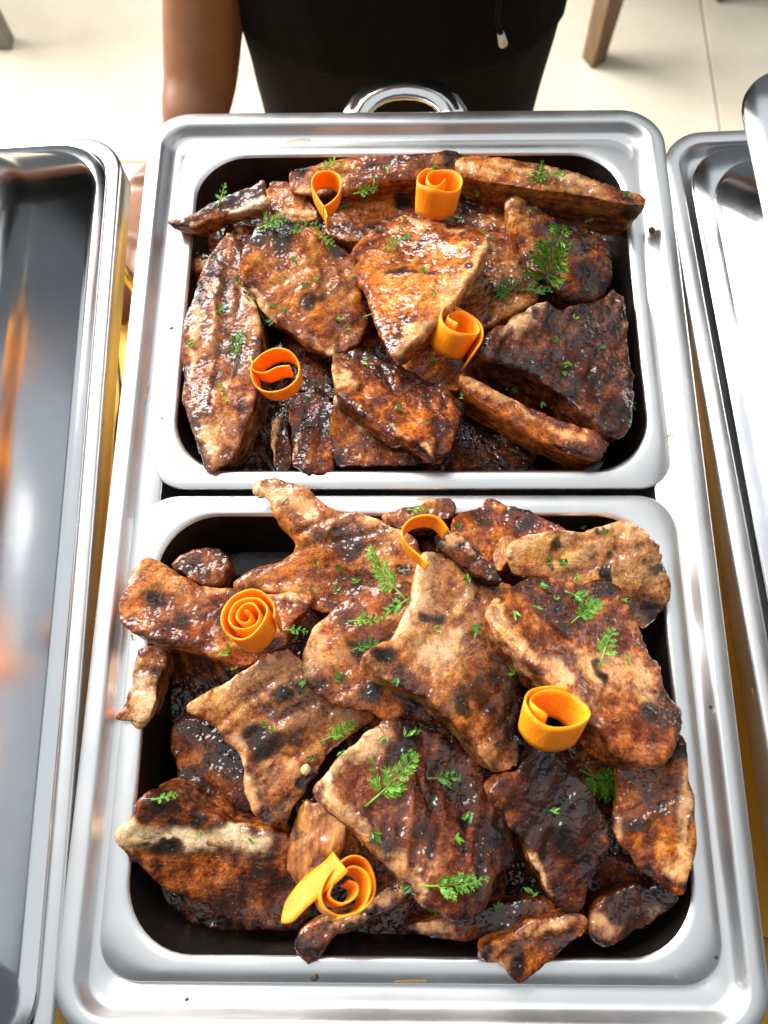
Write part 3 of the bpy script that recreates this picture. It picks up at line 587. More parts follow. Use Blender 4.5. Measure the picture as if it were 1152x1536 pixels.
B_('pork_chop', 'big purplish glazed chop with pale fat edge near the pan middle', [(476, 1184), (498, 1152), (552, 1100), (590, 1080), (640, 1090), (700, 1122), (742, 1152), (748, 1192), (772, 1242), (772, 1296), (742, 1312), (722, 1372), (690, 1378), (640, 1354), (600, 1310), (558, 1258), (516, 1222)], 30, 18, .37, slope=(-.36, -.12), fat=[([(484, 1180), (530, 1130), (560, 1100)], 24, .3), ([(490, 1195), (530, 1232), (580, 1290), (640, 1350)], 13)], char=[(600, 1110, 36), (630, 1250, 20), (700, 1180, 30), ([(636, 1230), (640, 1290)], 10), (740, 1250, 26)], lite=[(610, 1220, 40, .14), (690, 1310, 40, .1)], red=.95, ridge=[([(490, 1190), (640, 1345)], 12, 2.5), ([(640, 1120), (720, 1250)], 18, -2.5), ([(600, 1180), (690, 1320)], 18, 2)], plum=0.6)
B_('pork_chop', 'chop with a long cream-coloured bone strip beside the pan corner', [(172, 1260), (186, 1246), (204, 1232), (216, 1196), (250, 1192), (298, 1214), (346, 1244), (420, 1250), (448, 1290), (446, 1388), (384, 1392), (310, 1372), (246, 1342), (202, 1302)], 6, 34, .44, slope=(-.05, .30), fat=[([(186, 1256), (250, 1252), (320, 1260), (388, 1266)], 15, 1.0), ([(180, 1262), (215, 1238)], 14)], char=[(252, 1275, 26), (400, 1310, 40), (330, 1360, 34), (245, 1210, 30), (300, 1225, 16), (430, 1370, 30)], lite=[(230, 1290, 30, .16)], red=0.55, rough=1.3, ridge=[([(190, 1254), (390, 1266)], 12, 3)])
B_('pork_rib', 'thin rib pointing down at the pan lip below the curled carrot', [(448, 1398), (486, 1376), (530, 1356), (580, 1326), (612, 1318), (616, 1342), (580, 1368), (530, 1388), (496, 1402), (474, 1436), (452, 1438)], 0, 16, .46, fat=[([(490, 1392), (545, 1376)], 10), ([(560, 1350), (608, 1332)], 12)], lite=[(590, 1340, 24, .2)], cat='pork rib', fibdir=(1, .5, 0))
B_('pork_rib', 'slender rib with glossy orange tip lying below the big glazed chop', [(598, 1388), (640, 1378), (700, 1368), (760, 1356), (816, 1348), (832, 1368), (790, 1396), (720, 1412), (660, 1412), (615, 1404)], 2, 18, .42, fat=[([(622, 1392), (680, 1388)], 12)], char=[(760, 1390, 24)], red=.9, cat='pork rib', fibdir=(1, .2, 0))
B_('pork_chop', 'dark charred lump with amber corner near the pan corner', [(884, 1372), (905, 1340), (950, 1326), (1000, 1328), (1018, 1346), (990, 1380), (944, 1408), (900, 1408)], 0, 26, .28, fat=[([(892, 1385), (915, 1400)], 16), ([(985, 1370), (1010, 1350)], 7)], char=[(950, 1360, 46)], red=.9, lite=[(905, 1392, 20, .25)])
B_('pork_rib', 'caramelised rib end hanging over the near lip of the pan', [(722, 1424), (768, 1402), (826, 1376), (868, 1374), (886, 1394), (850, 1428), (806, 1462), (782, 1476), (770, 1466), (756, 1446), (726, 1442)], 14, 18, .44, slope=(0, .1), fat=[([(800, 1410), (850, 1390)], 12), ([(740, 1436), (765, 1442)], 10)], char=[(785, 1436, 18), (776, 1470, 12), (735, 1430, 12)], red=1.0, cat='pork rib', lite=[(800, 1440, 24, .15)], fibdir=(1, .5, 0))

# ------------------------------------------------------------------ where things rest
bpy.context.view_layer.update()
DG = bpy.context.evaluated_depsgraph_get()
def drop(px, py):
    d = ray(px, py); ok, loc, nor, idx, ob, mt = sc.ray_cast(DG, Vector(CAM), Vector(d))
    if not ok: return None
    return np.array(loc), np.array(nor), ob

# ------------------------------------------------------------------ bones showing at cut edges
def mat_bone():
    t = NT('cooked_bone'); co = t.coord(); n = t.noise(co, 70, 5, .7, .6); n2 = t.noise(co, 260, 4, .6)
    c = t.ramp(t.math('ADD', t.math('MULTIPLY', n, .65), t.math('MULTIPLY', n2, .35)), [(.34, (.10, .035, .012)), (.46, (.42, .20, .065)), (.56, (.66, .42, .19)), (.7, (.78, .58, .33))])
    return t.set(Base_Color=c, Roughness=.4, Normal=t.bump(n2, .5, .0012), Coat_Weight=.35, Coat_Roughness=.15)
BONE = mat_bone()
def bone(key, path, r, sink=.45):
    o = next(q for q in MEATS if key in q['label'])
    pts = [drop(x, y)[0] for x, y in path]; P, _ = crom([np.array(p) for p in pts], None, 5); P = [p-np.array([0, 0, r*sink]) for p in P]
    m = MB(); n = len(P); m.tube(P, [(r*(.75+.5*abs(k/(n-1)-.5)*1.2), r*.7) for k in range(n)], 12); m.ball(P[0], (r*.9, r*.9, r*.7), 12, 8); m.ball(P[-1], (r*.85, r*.85, r*.65), 12, 8)
    V = np.array(m.v); V = V+np.stack([vnoise(V, 150, 3+q) for q in range(3)], 1)*r*.28
    link('bone', mesh('bone', V-np.array(o.location), m.f), BONE, o)
bone('cream-coloured bone strip', [(186, 1256), (230, 1250), (290, 1256), (345, 1262), (388, 1266)], .0044, .85)
bone('knobbed bone tip', [(391, 728), (408, 733), (428, 748)], .0058, .75)
bone('raised pale bone', [(750, 496), (785, 480), (812, 456)], .0034, .9)
bone('pale-ended rib', [(212, 1052), (205, 1076)], .0066, .8)

# ------------------------------------------------------------------ carrot curls
def ribbon(name, label, px, line, width, axis, th=.00125, lift=.0, z=None, roll=0, wv=None):
    """line: centre line (u,v) in mm seen down the axis; width in mm along the axis"""
    A = np.array(axis, float); A /= np.linalg.norm(A)
    Ux = RT-A*np.dot(RT, A); Ux /= np.linalg.norm(Ux); Vx = np.cross(A, Ux)
    L, _ = crom([np.array([a/1000, b/1000]) for a, b in line], None, 6); L = np.array(L); n = len(L)
    tn = np.gradient(L, axis=0); tn /= np.linalg.norm(tn, axis=1)[:, None]; nm = np.stack([-tn[:, 1], tn[:, 0]], 1)
    K = 7; vv = []; w2 = width/2000
    for i in range(n):
        for s in (1, -1):
            for k in range(K):
                u = k/(K-1)*2-1; e = 1-.35*abs(u)**6
                q = L[i]+nm[i]*s*th*.5*e
                ww = w2*(1 if wv is None else np.interp(i/(n-1), *wv))
                wob = .0009*math.sin(i*.31+width)+.0007*math.sin(i*.13+2); ww *= 1+.07*math.sin(i*.19+width)
                q = q*(1+.05*u); c = Ux*q[0]+Vx*q[1]+A*(u*ww+wob)
                vv.append(c)
    S = 2*K; ring = list(range(K))+list(range(2*K-1, K-1, -1)); ff = []
    for i in range(n-1):
        for a in range(S):
            b = (a+1) % S; ff.append((i*S+ring[a], i*S+ring[b], (i+1)*S+ring[b], (i+1)*S+ring[a]))
    ff += [tuple(ring[::-1]), tuple((n-1)*S+r for r in ring)]
    me = mesh(name, vv, ff)
    d = ray(*px)
    if z is None:
        h = drop(*px); pos = h[0] + (-d)*.004
    else: pos = on_z(px[0], px[1], z/1000)
    o = link(name, me, CARROT); o.location = pos+np.array([0, 0, lift/1000])
    tag(o, label, 'carrot curl', 'carrot curls garnishing the meat'); return o
def spiral(r0, r1, turns, a0=0, n=None, sq=1.0):
    n = n or int(turns*10); return [((r0+(r1-r0)*k/n)*math.cos(math.radians(a0)+2*math.pi*turns*k/n), sq*(r0+(r1-r0)*k/n)*math.sin(math.radians(a0)+2*math.pi*turns*k/n)) for k in range(n+1)]
ribbon('carrot_curl', 'teardrop carrot loop leaning on the long back rib', (490, 296), [(1, -21), (-1, -13), (-6, -3), (-9, 5), (-6, 12), (1, 14.5), (7, 11), (9, 4), (7, -3), (2, -9), (-2, -13)], 14, (.06, .0, .9), z=36)
ribbon('carrot_curl', 'upright carrot roll on the brown chop behind the glazed chop', (657, 292), [(3, -1), (-1, -5), (-6, -3), (-8, 3), (-4, 9.5), (2, 11.3), (9, 9), (13.5, 2), (11, -7), (3, -12), (-6, -11), (-12.5, -5), (-13.5, 3), (-9, 10), (-4, 11.5)], 21, (.10, .30, .95), z=30)
ribbon('carrot_curl', 'tilted carrot roll with loose tail beside the big orange chop', (682, 502), [(-3, -5), (-8, 1), (-5, 8), (3, 10.7), (10, 6), (11.5, -2), (7, -10), (-2, -12), (-10, -7), (-12.5, 2), (-8, 11), (0, 13), (8, 11), (13, 3), (13, -8), (10, -17)], 21, (.34, .34, .85), z=24)
ribbon('carrot_curl', 'open carrot ring with an S-shaped inner strip beside the speckled rib', (415, 563), [(10, 1), (2, 1.5), (-6, -.5), (-12, 1), (-13, 5), (-8, 11), (0, 13.5), (9, 11), (14.5, 4), (14, -6), (7, -13), (-3, -13.5), (-11, -8), (-13.5, 0), (-13, 6), (-15.5, 9.5)], 14, (-.14, .0, 1), z=22)
ribbon('carrot_curl', 'carrot loop half hidden behind the short dark red rib end', (630, 806), [(14, 2), (9, 8), (2, 10), (-5, 8), (-9.5, 2), (-9, -4), (-5, -9), (0, -14), (3, -18)], 12, (.10, .16, .95), z=50)
ribbon('carrot_curl', 'tight carrot rose resting on the wide reddish chop', (377, 936), [(0, 2), (2.5, 1), (2, -2), (-1, -3.5), (-4.5, -1), (-4.5, 3), (-1, 6), (4, 5.5), (7, 1), (5.5, -4.5), (0, -7.5), (-6, -5.5), (-9, 0), (-7, 6.5), (-1, 9.5), (6, 9), (11, 3), (10, -5), (4, -11), (-4, -11.5), (-11, -6), (-12.5, 2), (-9, 10), (-2, 13.5), (6, 13), (13, 7), (14.5, -1)], 20, (-.16, .30, 1), z=40)
ribbon('carrot_curl', 'wide carrot roll beside the L-shaped chop and blackened pork', (828, 1080), [(-6, -7), (-11, -3), (-12, 3), (-8, 8.5), (0, 11), (9, 9.5), (14.5, 3), (14, -5), (7, -11), (-4, -12), (-12, -7), (-15, 1), (-11, 9), (-2, 13), (8, 12.5)], 19, (.16, .62, .75), z=56)
ribbon('carrot_curl', 'carrot curl with a long flat tongue beside the amber onion wedge', (508, 1334), [(3, 3), (7, 1), (6, -4), (0, -7), (-6, -4), (-4, 2), (-1, 6), (5, 9), (11, 6), (13, -1), (9, -9), (0, -12), (-8, -9), (-10, -2), (-5, 7), (3, 13), (11, 11.5), (15.5, 4), (14.5, -4), (8, -10), (-2, -13)], 17, (.30, .26, .9), z=34)
ribbon('carrot_strip', 'flat carrot tongue lying under the carrot curl by the onion wedge', (468, 1338), [(-17, -7), (-9, -3), (0, 2), (9, 8), (16, 13)], 14, (.55, -.75, .62), z=36, wv=([0, .15, .5, 1], [.2, .75, 1, 1]))

# ------------------------------------------------------------------ herbs
def sprig_mesh(L, pairs, seed, dense=1.0, leaf=.28):
    """a feathery frond: stem along +x, leaflets split into narrow lobes; returns stem and leaf meshes"""
    R = random.Random(seed); st = MB(); lf = MB()
    path = [np.array([L*t, .06*L*math.sin(t*2.2+seed), .05*L*math.sin(t*3)]) for t in np.linspace(0, 1, 7)]
    st.tube(path, [max(.00022, .0006*(1-.7*k/6)) for k in range(7)], 6)
    def lobe(p, d, l, w, up):
        d = d/np.linalg.norm(d); s = np.cross(up, d); s /= np.linalg.norm(s)+1e-9
        a = p; b = p+d*l*.45+s*w+up*w*.3; c = p+d*l*.45-s*w+up*w*.3; m_ = p+d*l*.5-up*w*.25; e = p+d*l+up*R.uniform(-.2, .25)*l
        lf.add([a, b, e, c, m_], [(0, 4, 1), (1, 4, 2), (4, 3, 2), (0, 3, 4)])
    for k in range(pairs):
        t = .22+.78*(k+.5)/pairs; p = np.array([np.interp(t, np.linspace(0, 1, 7), [q[i] for q in path]) for i in range(3)])
        for s in (-1, 1):
            ll = L*leaf*(1.15-.7*t)*R.uniform(.8, 1.2); an = math.radians(R.uniform(32, 66))*s; el = R.uniform(-.1, .9)
            d = np.array([math.cos(an), math.sin(an), el]); d /= np.linalg.norm(d); up = np.array([0, 0, 1.])
            st.tube([p, p+d*ll*.8], [.0003, .0002], 5)
            nl = max(4, int(6*dense))
            for i in range(nl):
                u = .2+.8*i/(nl-1); q = p+d*ll*u*.8
                for ss in ((-1, 1) if i < nl-1 else (0,)):
                    a2 = an+ss*math.radians(R.uniform(28, 50)); dd = np.array([math.cos(a2), math.sin(a2), el+R.uniform(-.3, .4)])
                    lobe(q, dd, ll*R.uniform(.34, .55)*(1.1-.3*u), ll*.062, up)
    p = path[-1]
    for a in (-25, 0, 25):
        lobe(p, np.array([math.cos(math.radians(a)), math.sin(math.radians(a)), .1]), L*.12, L*.022, np.array([0, 0, 1.]))
    return mesh('stem', st.v, st.f), mesh('fronds', lf.v, lf.f)
def fleck_mesh(seed, n):
    R = random.Random(seed); lf = MB()
    for k in range(n):
        a = R.uniform(-1.1, 1.1); p = np.array([R.uniform(-.0012, .0012), R.uniform(-.0012, .0012), R.uniform(.0002, .0012)])
        d = np.array([math.cos(a), math.sin(a), R.uniform(-.1, .5)]); d /= np.linalg.norm(d); l = R.uniform(.003, .0062); w_ = l*R.uniform(.14, .24)
        s = np.cross([0, 0, 1], d); s /= np.linalg.norm(s); up = np.array([0, 0, 1.])
        lf.add([p, p+d*l*.45+s*w_+up*.0003, p+d*l, p+d*l*.45-s*w_+up*.0003, p+d*l*.5-up*.0002], [(0, 4, 1), (1, 4, 2), (4, 3, 2), (0, 3, 4)])
    return mesh('herb_fleck', lf.v, lf.f)
def frame_at(px, py, ang, tilt=0):
    h = drop(px, py)
    if h is None: return None
    loc, nor, ob = h
    dv = RT*math.cos(math.radians(ang))+UP*math.sin(math.radians(ang))
    nor = nor*.5+np.array([0, 0, .5]); nor /= np.linalg.norm(nor)
    x = dv-nor*np.dot(dv, nor); x /= np.linalg.norm(x); x = x+nor*math.tan(math.radians(tilt)); x /= np.linalg.norm(x)
    y = np.cross(nor, x); y /= np.linalg.norm(y); zz = np.cross(x, y)
    M = Matrix(((x[0], y[0], zz[0], loc[0]), (x[1], y[1], zz[1], loc[1]), (x[2], y[2], zz[2], loc[2]), (0, 0, 0, 1)))
    M.translation += Vector(nor)*.0012
    return M
def sprig(px, py, ang, Lmm, pairs, seed, mat, label, tilt=8, leaf=.28, dense=1.0):
    M = frame_at(px, py, ang, tilt)
    s, l = sprig_mesh(Lmm/1000*1.18, pairs, seed, dense, leaf)
    r = empty('herb_sprig'); r.matrix_world = M; tag(r, label, 'herb sprig', 'herb sprigs garnishing the meat')
    link('stem', s, mat, r); link('fronds', l, mat, r, False)
SP = [
 (826, 444, 62, 42, 9, 1, LLEAF, 'large bright parsley sprig standing beside the ragged dark chop', 25, .42),
 (800, 300, 82, 20, 6, 2, LLEAF, 'parsley sprig across the tan-topped rib', 10, .34), (795, 265, -5, 18, 5, 3, LLEAF, 'thin parsley stalk lying along the tan-topped rib', 10, .3),
 (400, 492, 128, 34, 9, 4, LEAF, 'dark dill frond between the speckled rib and the glazed chop', 6, .26),
 (395, 488, 118, 28, 8, 5, DLEAF, 'darker dill frond deep beside the speckled rib', 2, .26),
 (733, 455, 30, 20, 5, 6, DLEAF, 'dark parsley tuft below the upright parsley sprig', 4, .36), (775, 440, -10, 18, 5, 7, DLEAF, 'dark parsley leaf lying next to the ragged chop ridge', 4, .36),
 (575, 380, 40, 14, 4, 8, LEAF, 'small dill sprig on the big orange chop', 8, .36), (545, 478, 25, 15, 4, 9, LLEAF, 'small pale dill sprig in the gap beside the big orange chop', 8, .34),
 (326, 312, 70, 13, 3, 10, LLEAF, 'small parsley leaf hanging on the pointed slice', 6, .34), (345, 540, 60, 16, 5, 11, LEAF, 'dill bit on the speckled rib slab', 6, .34),
 (385, 345, 5, 18, 5, 12, LEAF, 'chopped dill on the charred corner of the glazed chop', 6, .34), (425, 355, 10, 20, 5, 13, DLEAF, 'dark chopped dill beside the teardrop carrot loop', 6, .34), (470, 352, -35, 14, 4, 14, LLEAF, 'pale dill tip below the teardrop carrot loop', 6, .3),
 (475, 255, 0, 16, 4, 15, LEAF, 'dill bit on the long glazed back rib', 6, .3), (530, 290, 20, 14, 4, 16, LEAF, 'dill bit between the two carrot curls at the back rib', 6, .34),
 (616, 898, 140, 32, 8, 20, LLEAF, 'long dill sprig beside the anvil-shaped chop', 10, .24), (618, 895, 215, 16, 4, 21, LEAF, 'short dill side sprig touching the long dill sprig', 6, .34),
 (548, 1210, 48, 28, 7, 22, LLEAF, 'feathery dill sprig on the big purplish chop', 10, .30),
 (870, 1150, -25, 26, 7, 23, LLEAF, 'bushy parsley sprig below the wide carrot roll', 14, .36), (880, 1145, -55, 22, 6, 24, LEAF, 'second bushy parsley sprig below the wide carrot roll', 10, .38),
 (898, 1000, 62, 18, 4, 25, LLEAF, 'flat parsley leaf on the L-shaped chop', 6, .38), (858, 938, 40, 16, 5, 26, LEAF, 'dark parsley tuft on the L-shaped chop', 8, .4), (845, 890, -20, 15, 4, 27, LEAF, 'parsley tuft near the top edge of the L-shaped chop', 8, .38),
 (480, 1115, 35, 18, 5, 28, LEAF, 'dill tuft on the triangular tan chop', 6, .36), (635, 1325, 5, 20, 5, 29, LEAF, 'dill leaves near the lower fat edge of the big purplish chop', 6, .36), (695, 1325, 10, 10, 3, 30, LEAF, 'dill tip beside the dill leaves of the big purplish chop', 6, .36),
 (425, 945, -10, 11, 3, 31, LEAF, 'dill bit next to the carrot rose', 6, .38), (525, 980, 20, 13, 4, 32, DLEAF, 'dark dill tuft on the rounded pinkish chop', 6, .38), (522, 936, 5, 14, 4, 33, LEAF, 'dill bit above the rounded pinkish chop', 6, .36),
 (640, 1170, 10, 14, 4, 34, DLEAF, 'dark dill bit on the upper part of the big purplish chop', 6, .38), (610, 765, 5, 10, 3, 35, LEAF, 'dill bit on the brown slab by the carrot loop', 6, .36), (228, 1198, 5, 11, 3, 36, LEAF, 'green leaf on the chop with the cream bone strip', 6, .4),
]
for a in SP: sprig(a[0], a[1], a[2], a[3], a[4], a[5], a[6], a[7], a[8], a[9])
FM = [fleck_mesh(100+k, 3+k % 4) for k in range(6)]
for k, me in enumerate(FM): me.materials.append((LEAF, LLEAF, DLEAF)[k % 3])
STOP = {'the', 'a', 'an', 'of', 'in', 'on', 'with', 'and', 'beside', 'under', 'below', 'along', 'at', 'its', 'two', 'into', 'between', 'big', 'pan', 'over', 'across', 'next', 'to', 'behind', 'near', 'pan', 'nearer', 'dark', 'long', 'big', 'by', 'above', 'wide', 'dark,', 'charred', 'cream-coloured'}
F1 = [(500, 245), (545, 285), (562, 268), (520, 302), (735, 360), (728, 352), (738, 372), (755, 590), (815, 602), (652, 440), (322, 440), (335, 580), (415, 460), (940, 292), (835, 515), (842, 560), (950, 605), (770, 584), (590, 612), (640, 635), (460, 602), (655, 545), (690, 600), (600, 345), (615, 360), (640, 410), (575, 345), (520, 310), (470, 420), (462, 430), (490, 372), (520, 495), (430, 470), (350, 510), (365, 500), (285, 520), (330, 470), (850, 545), (860, 480), (905, 520), (610, 330), (700, 300), (690, 330), (555, 300), (650, 250), (575, 252), (720, 290), (338, 590), (335, 602), (760, 582), (545, 545), (790, 320), (880, 330), (410, 480), (445, 395), (505, 480)]
F2 = [(475, 850), (510, 855), (472, 882), (535, 932), (460, 1020), (515, 1022), (595, 1020), (710, 940), (715, 945), (610, 1105), (555, 1250), (745, 1362), (825, 1215), (560, 1150), (680, 1258), (705, 1220), (410, 1098), (400, 1090), (700, 860), (705, 868), (845, 840), (850, 846), (825, 842), (785, 868), (810, 880), (865, 862), (830, 900), (880, 920), (660, 790), (690, 790), (560, 840), (610, 1130), (575, 1105), (300, 1245), (380, 1265), (615, 1330), (770, 920), (770, 1010), (330, 980), (350, 1000), (200, 960), (345, 975), (515, 1130), (470, 1135), (500, 890), (540, 870), (650, 945), (800, 910), (930, 900), (940, 985), (620, 1100), (655, 1370), (800, 1345), (590, 1320), (505, 1095), (870, 790), (910, 800)]
for FL, lb, gr in ((F1, 'small green fleck of chopped herb sprinkled on the pan nearer the person pork', 'herb flecks on the pan nearer the person'), (F2, 'small green fleck of chopped herb sprinkled on the pan with charred ribs pork', 'herb flecks on the pan with charred ribs')):
    for k, (x, y) in enumerate(FL):
        M = frame_at(x, y, RNG.uniform(0, 360), 0)
        if M is None: continue
        ob = drop(x, y)[2]; ob = ob.parent or ob; wl = ob.get('label', 'grilled pork').split()[:10]
        while wl[-1] in STOP: wl.pop()
        lb2 = 'small herb fleck on the '+' '.join(wl)
        o = bpy.data.objects.new('herb_fleck', FM[RNG.randrange(6)]); C.objects.link(o); o.matrix_world = M @ Matrix.Scale(RNG.uniform(.6, 1.15), 4); tag(o, lb2, 'herb fleck', gr)
# garlic bits and drips
def blob(name, px, py, r, mat, label, cat, flat=.5, st=(1, 1), ang=0, group=None, seed=0):
    M = frame_at(px, py, ang)
    m = MB(); m.ball((0, 0, 0), (r*st[0], r*st[1], r*flat), 16, 10); P = np.array(m.v)
    P = P*(1+.22*vnoise(P+seed*.1, 1.2/r, seed))[:, None]
    o = link(name, mesh(name, P, m.f), mat); M.translation += Vector((0, 0, -.0012+r*flat*.3)); o.matrix_world = M; tag(o, label, cat, group)
blob('garlic_bit', 458, 1155, .0028, GARLIC, 'pale round garlic bit on the triangular tan chop', 'garlic', .7)
for k, (x, y, r, st, a) in enumerate([(443, 212, .006, (1.8, .3), 5), (614, 1472, .0035, (2.6, .22), 2), (219, 590, .0035, (.3, 2.4), -5), (1010, 652, .002, (1.5, .7), 0), (640, 749, .004, (1.8, .35), 0)]):
    blob('sauce_smear', x, y, r, DRIP, 'thin oily sauce smear dried on the steel rim', 'sauce smear', .06, st, a, 'sauce smears on the steel rims', seed=k)
for k, (x, y, r) in enumerate([(472, 1466, .0022), (257, 492, .0016), (243, 628, .001), (979, 345, .0028), (1074, 1436, .001), (280, 1500, .001), (1067, 1060, .0012)]):
    blob('crumb', x, y, r, CRUMB, 'tiny burnt crumb stuck on the steel rim', 'crumb', .35, (1, .8), k*40, 'burnt crumbs on the steel rims', seed=k+30)

# ------------------------------------------------------------------ chairs behind
def chair(loc, rz, label, mat, lean):
    r = empty('wooden_chair', loc, rz); tag(r, label, 'chair')
    for sx in (-1, 1):
        for sy in (-1, 1):
            m = MB(); m.tube([(sx*.19+lean*sx, sy*.19, 0), (sx*.19+lean*sx*.5, sy*.19, .2), (sx*.18, sy*.185, .44)], [.026, .031, .036], 4, 1, (.7, .7, 0)); m.build('leg', mat, r, False)
    m = MB(); m.box((0, 0, .455), (.215, .215, .018)); m.build('seat', mat, r, False)
    for sx in (-1, 1):
        m = MB(); m.tube([(sx*.18, .19, .47), (sx*.18, .23, .92)], [.02, .017], 4, 1, (.7, .7, 0)); m.build('back_post', mat, r, False)
    for z in (.6, .72, .86):
        m = MB(); m.box((0, .205+(z-.47)*.085, z), (.165, .009, .03)); m.build('back_slat', mat, r, False)
    for sy in (-1, 1):
        m = MB(); m.box((0, sy*.187, .40), (.165, .010, .025)); m.build('rail', mat, r, False)
    return r
q = on_z(890, 90, FZ); c_, s_ = math.cos(.55), math.sin(.55); chair((q[0]+.18*c_-.19*s_, q[1]+.18*s_+.19*c_, FZ), .55, 'dark wooden chair whose leg stands on the floor behind the person', WOOD, -.01)
q = on_z(8, 66, FZ); chair((q[0]-.19, q[1]+.19, FZ), 0, 'greyish chair standing on the brightly lit floor tiles', GREYWOOD, .0)

# ------------------------------------------------------------------ person
PY = .55
per = empty('person', (-.0, PY, FZ)); tag(per, 'person in black shirt and dark trousers resting a hand on the table edge', 'person')
def W(px, py, y): return on_y(px, py, y)
cx0 = (W(357, 30, PY)[0]+W(840, 30, PY)[0])/2
hw_top = (W(842, 5, PY)[0]-W(358, 5, PY)[0])/2
z_top = W(600, 5, PY)[2]; 
hw_th = (W(797, 165, PY)[0]-W(408, 165, PY)[0])/2; z_th = W(600, 165, PY)[2]
def ring_loft(rings, n=40):
    vv = []; ff = []
    for (c, a, b, e) in rings:
        for k in range(n):
            t = 2*math.pi*k/n; ct, s_ = math.cos(t), math.sin(t)
            vv.append((c[0]+a*math.copysign(abs(ct)**e, ct), c[1]+b*math.copysign(abs(s_)**e, s_), c[2]))
    m = len(rings)
    for i in range(m-1):
        for k in range(n): ff.append((i*n+k, i*n+(k+1) % n, (i+1)*n+(k+1) % n, (i+1)*n+k))
    ff += [tuple(range(n-1, -1, -1)), tuple(range((m-1)*n, m*n))]
    return vv, ff
# arm path, from shoulder to the table edge
hand = on_z(205, 338, TZ+.030)
wr = W(284, 235, .435)
fa = W(302, 90, .50); el = W(306, -60, .52)
sh = np.array([cx0-.175, PY+.01, z_top+.50])
elb = np.array([el[0]-.0, el[1]+.02, el[2]+.03])
body = MB()
v, f = ring_loft([((cx0, PY, z_th-.05), hw_th*.9, .085, .9), ((cx0, PY, z_th+.05), hw_th*.98, .09, .9), ((cx0, PY, z_top), hw_top*.92, .095, .9), ((cx0, PY, z_top+.2), .125, .085, .9), ((cx0, PY+.01, z_top+.42), .15, .095, .9), ((cx0, PY+.01, z_top+.52), .13, .07, .9), ((cx0, PY+.01, z_top+.56), .06, .055, 1)])
body.add(v, f)
nz = z_top+.56
body.tube([(cx0, PY+.01, nz-.03), (cx0, PY, nz+.08)], [.056, .050], 16)
hc = np.array([cx0, PY-.02, nz+.17])
body.ball(hc, (.072, .088, .108), 24, 16); body.ball(hc+[0, -.03, -.055], (.050, .055, .052), 16, 10)
body.tube([hc+[0, -.083, .02], hc+[0, -.10, -.018], hc+[0, -.088, -.03]], [.008, .014, .010], 10)
for s in (-1, 1):
    body.ball(hc+[s*.074, .005, -.005], (.009, .018, .030), 10, 8); body.ball(hc+[s*.030, -.078, .022], (.014, .010, .009), 10, 8)
body.tube([hc+[-.024, -.083, -.060], hc+[0, -.088, -.058], hc+[.024, -.083, -.060]], [.005, .008, .005], 8)
# right arm (seen) with hand gripping the table edge
body.tube([sh, (sh+elb)/2+[-.01, .0, 0], elb, fa, (fa*.45+wr*.55), wr, hand*.7+wr*.3], [.050, .045, .040, .0375, .033, .027, .030], 16, 1, (0, 1, 0), 4)
pv = hand-wr; pv /= np.linalg.norm(pv)
lat = np.array([1, .15, 0]); lat = lat-pv*np.dot(lat, pv); lat /= np.linalg.norm(lat)
palm_e = hand+pv*.035
body.tube([wr, wr*.4+hand*.6, hand, palm_e], [(.026, .022), (.036, .018), (.041, .016), (.038, .014)], 18, 1, tuple(np.cross(lat, pv)), 3)
dn = np.array([0, -.25, -1.]); fdir = np.array([-.15, -.85, -.1]); fdir /= np.linalg.norm(fdir)
for k, (o_, l) in enumerate(((-.030, .058), (-.010, .068), (.010, .072), (.030, .064))):
    b = palm_e+lat*o_-pv*.012; p1 = b+fdir*l*.45+np.array([0, 0, .006]); p2 = p1+fdir*l*.33+np.array([0, 0, -.010]); p3 = p2+fdir*l*.22+np.array([0, 0, -.012])
    p2[2] = max(p2[2], TZ+.009); p3[2] = max(p3[2], TZ+.008)
    body.tube([b, p1, p2, p3], [.0098, .0092, .0084, .0066], 10, 1, (1, 0, 0), 3); body.ball(p3, (.0066, .0066, .006), 10, 8)
b = hand+lat*.034-pv*.01; t1 = b+lat*.026+fdir*.02; t2 = t1+fdir*.028+lat*.008+[0, 0, -.006]
t2[2] = max(t2[2], TZ+.010)
body.tube([b, t1, t2], [.012, .0105, .008], 10, 1, (0, 0, 1), 3); body.ball(t2, (.008, .008, .007), 10, 8)
# other arm hanging at the side, clear of the picture
s2 = np.array([cx0+.175, PY+.01, z_top+.50])
body.tube([s2, s2+[.03, .06, -.14], s2+[.02, .13, -.26], s2+[-.08, .15, -.30], s2+[-.15, .14, -.30]], [.050, .044, .038, .032, .025], 16, 1, (0, 1, 0), 3)
b2 = s2+np.array([-.18, .14, -.30]); body.ball(b2, (.042, .018, .035), 14, 10)
for k in range(4): body.tube([b2+[-.02, 0, -.026+.017*k], b2+[-.06, .005, -.03+.018*k], b2+[-.082, -.002, -.03+.018*k]], [.0095, .0088, .007], 10, 1, (0, 0, 1), 3)
body.tube([b2+[.0, 0, .03], b2+[-.02, .005, .052], b2+[-.04, .005, .06]], [.011, .010, .008], 10, 1, (0, 1, 0), 3)
me = remeshed('body', body.v, body.f, .0042, 4)
V = get_v(me); set_v(me, V-[0, PY, FZ]); link('body', me, SKIN, per)
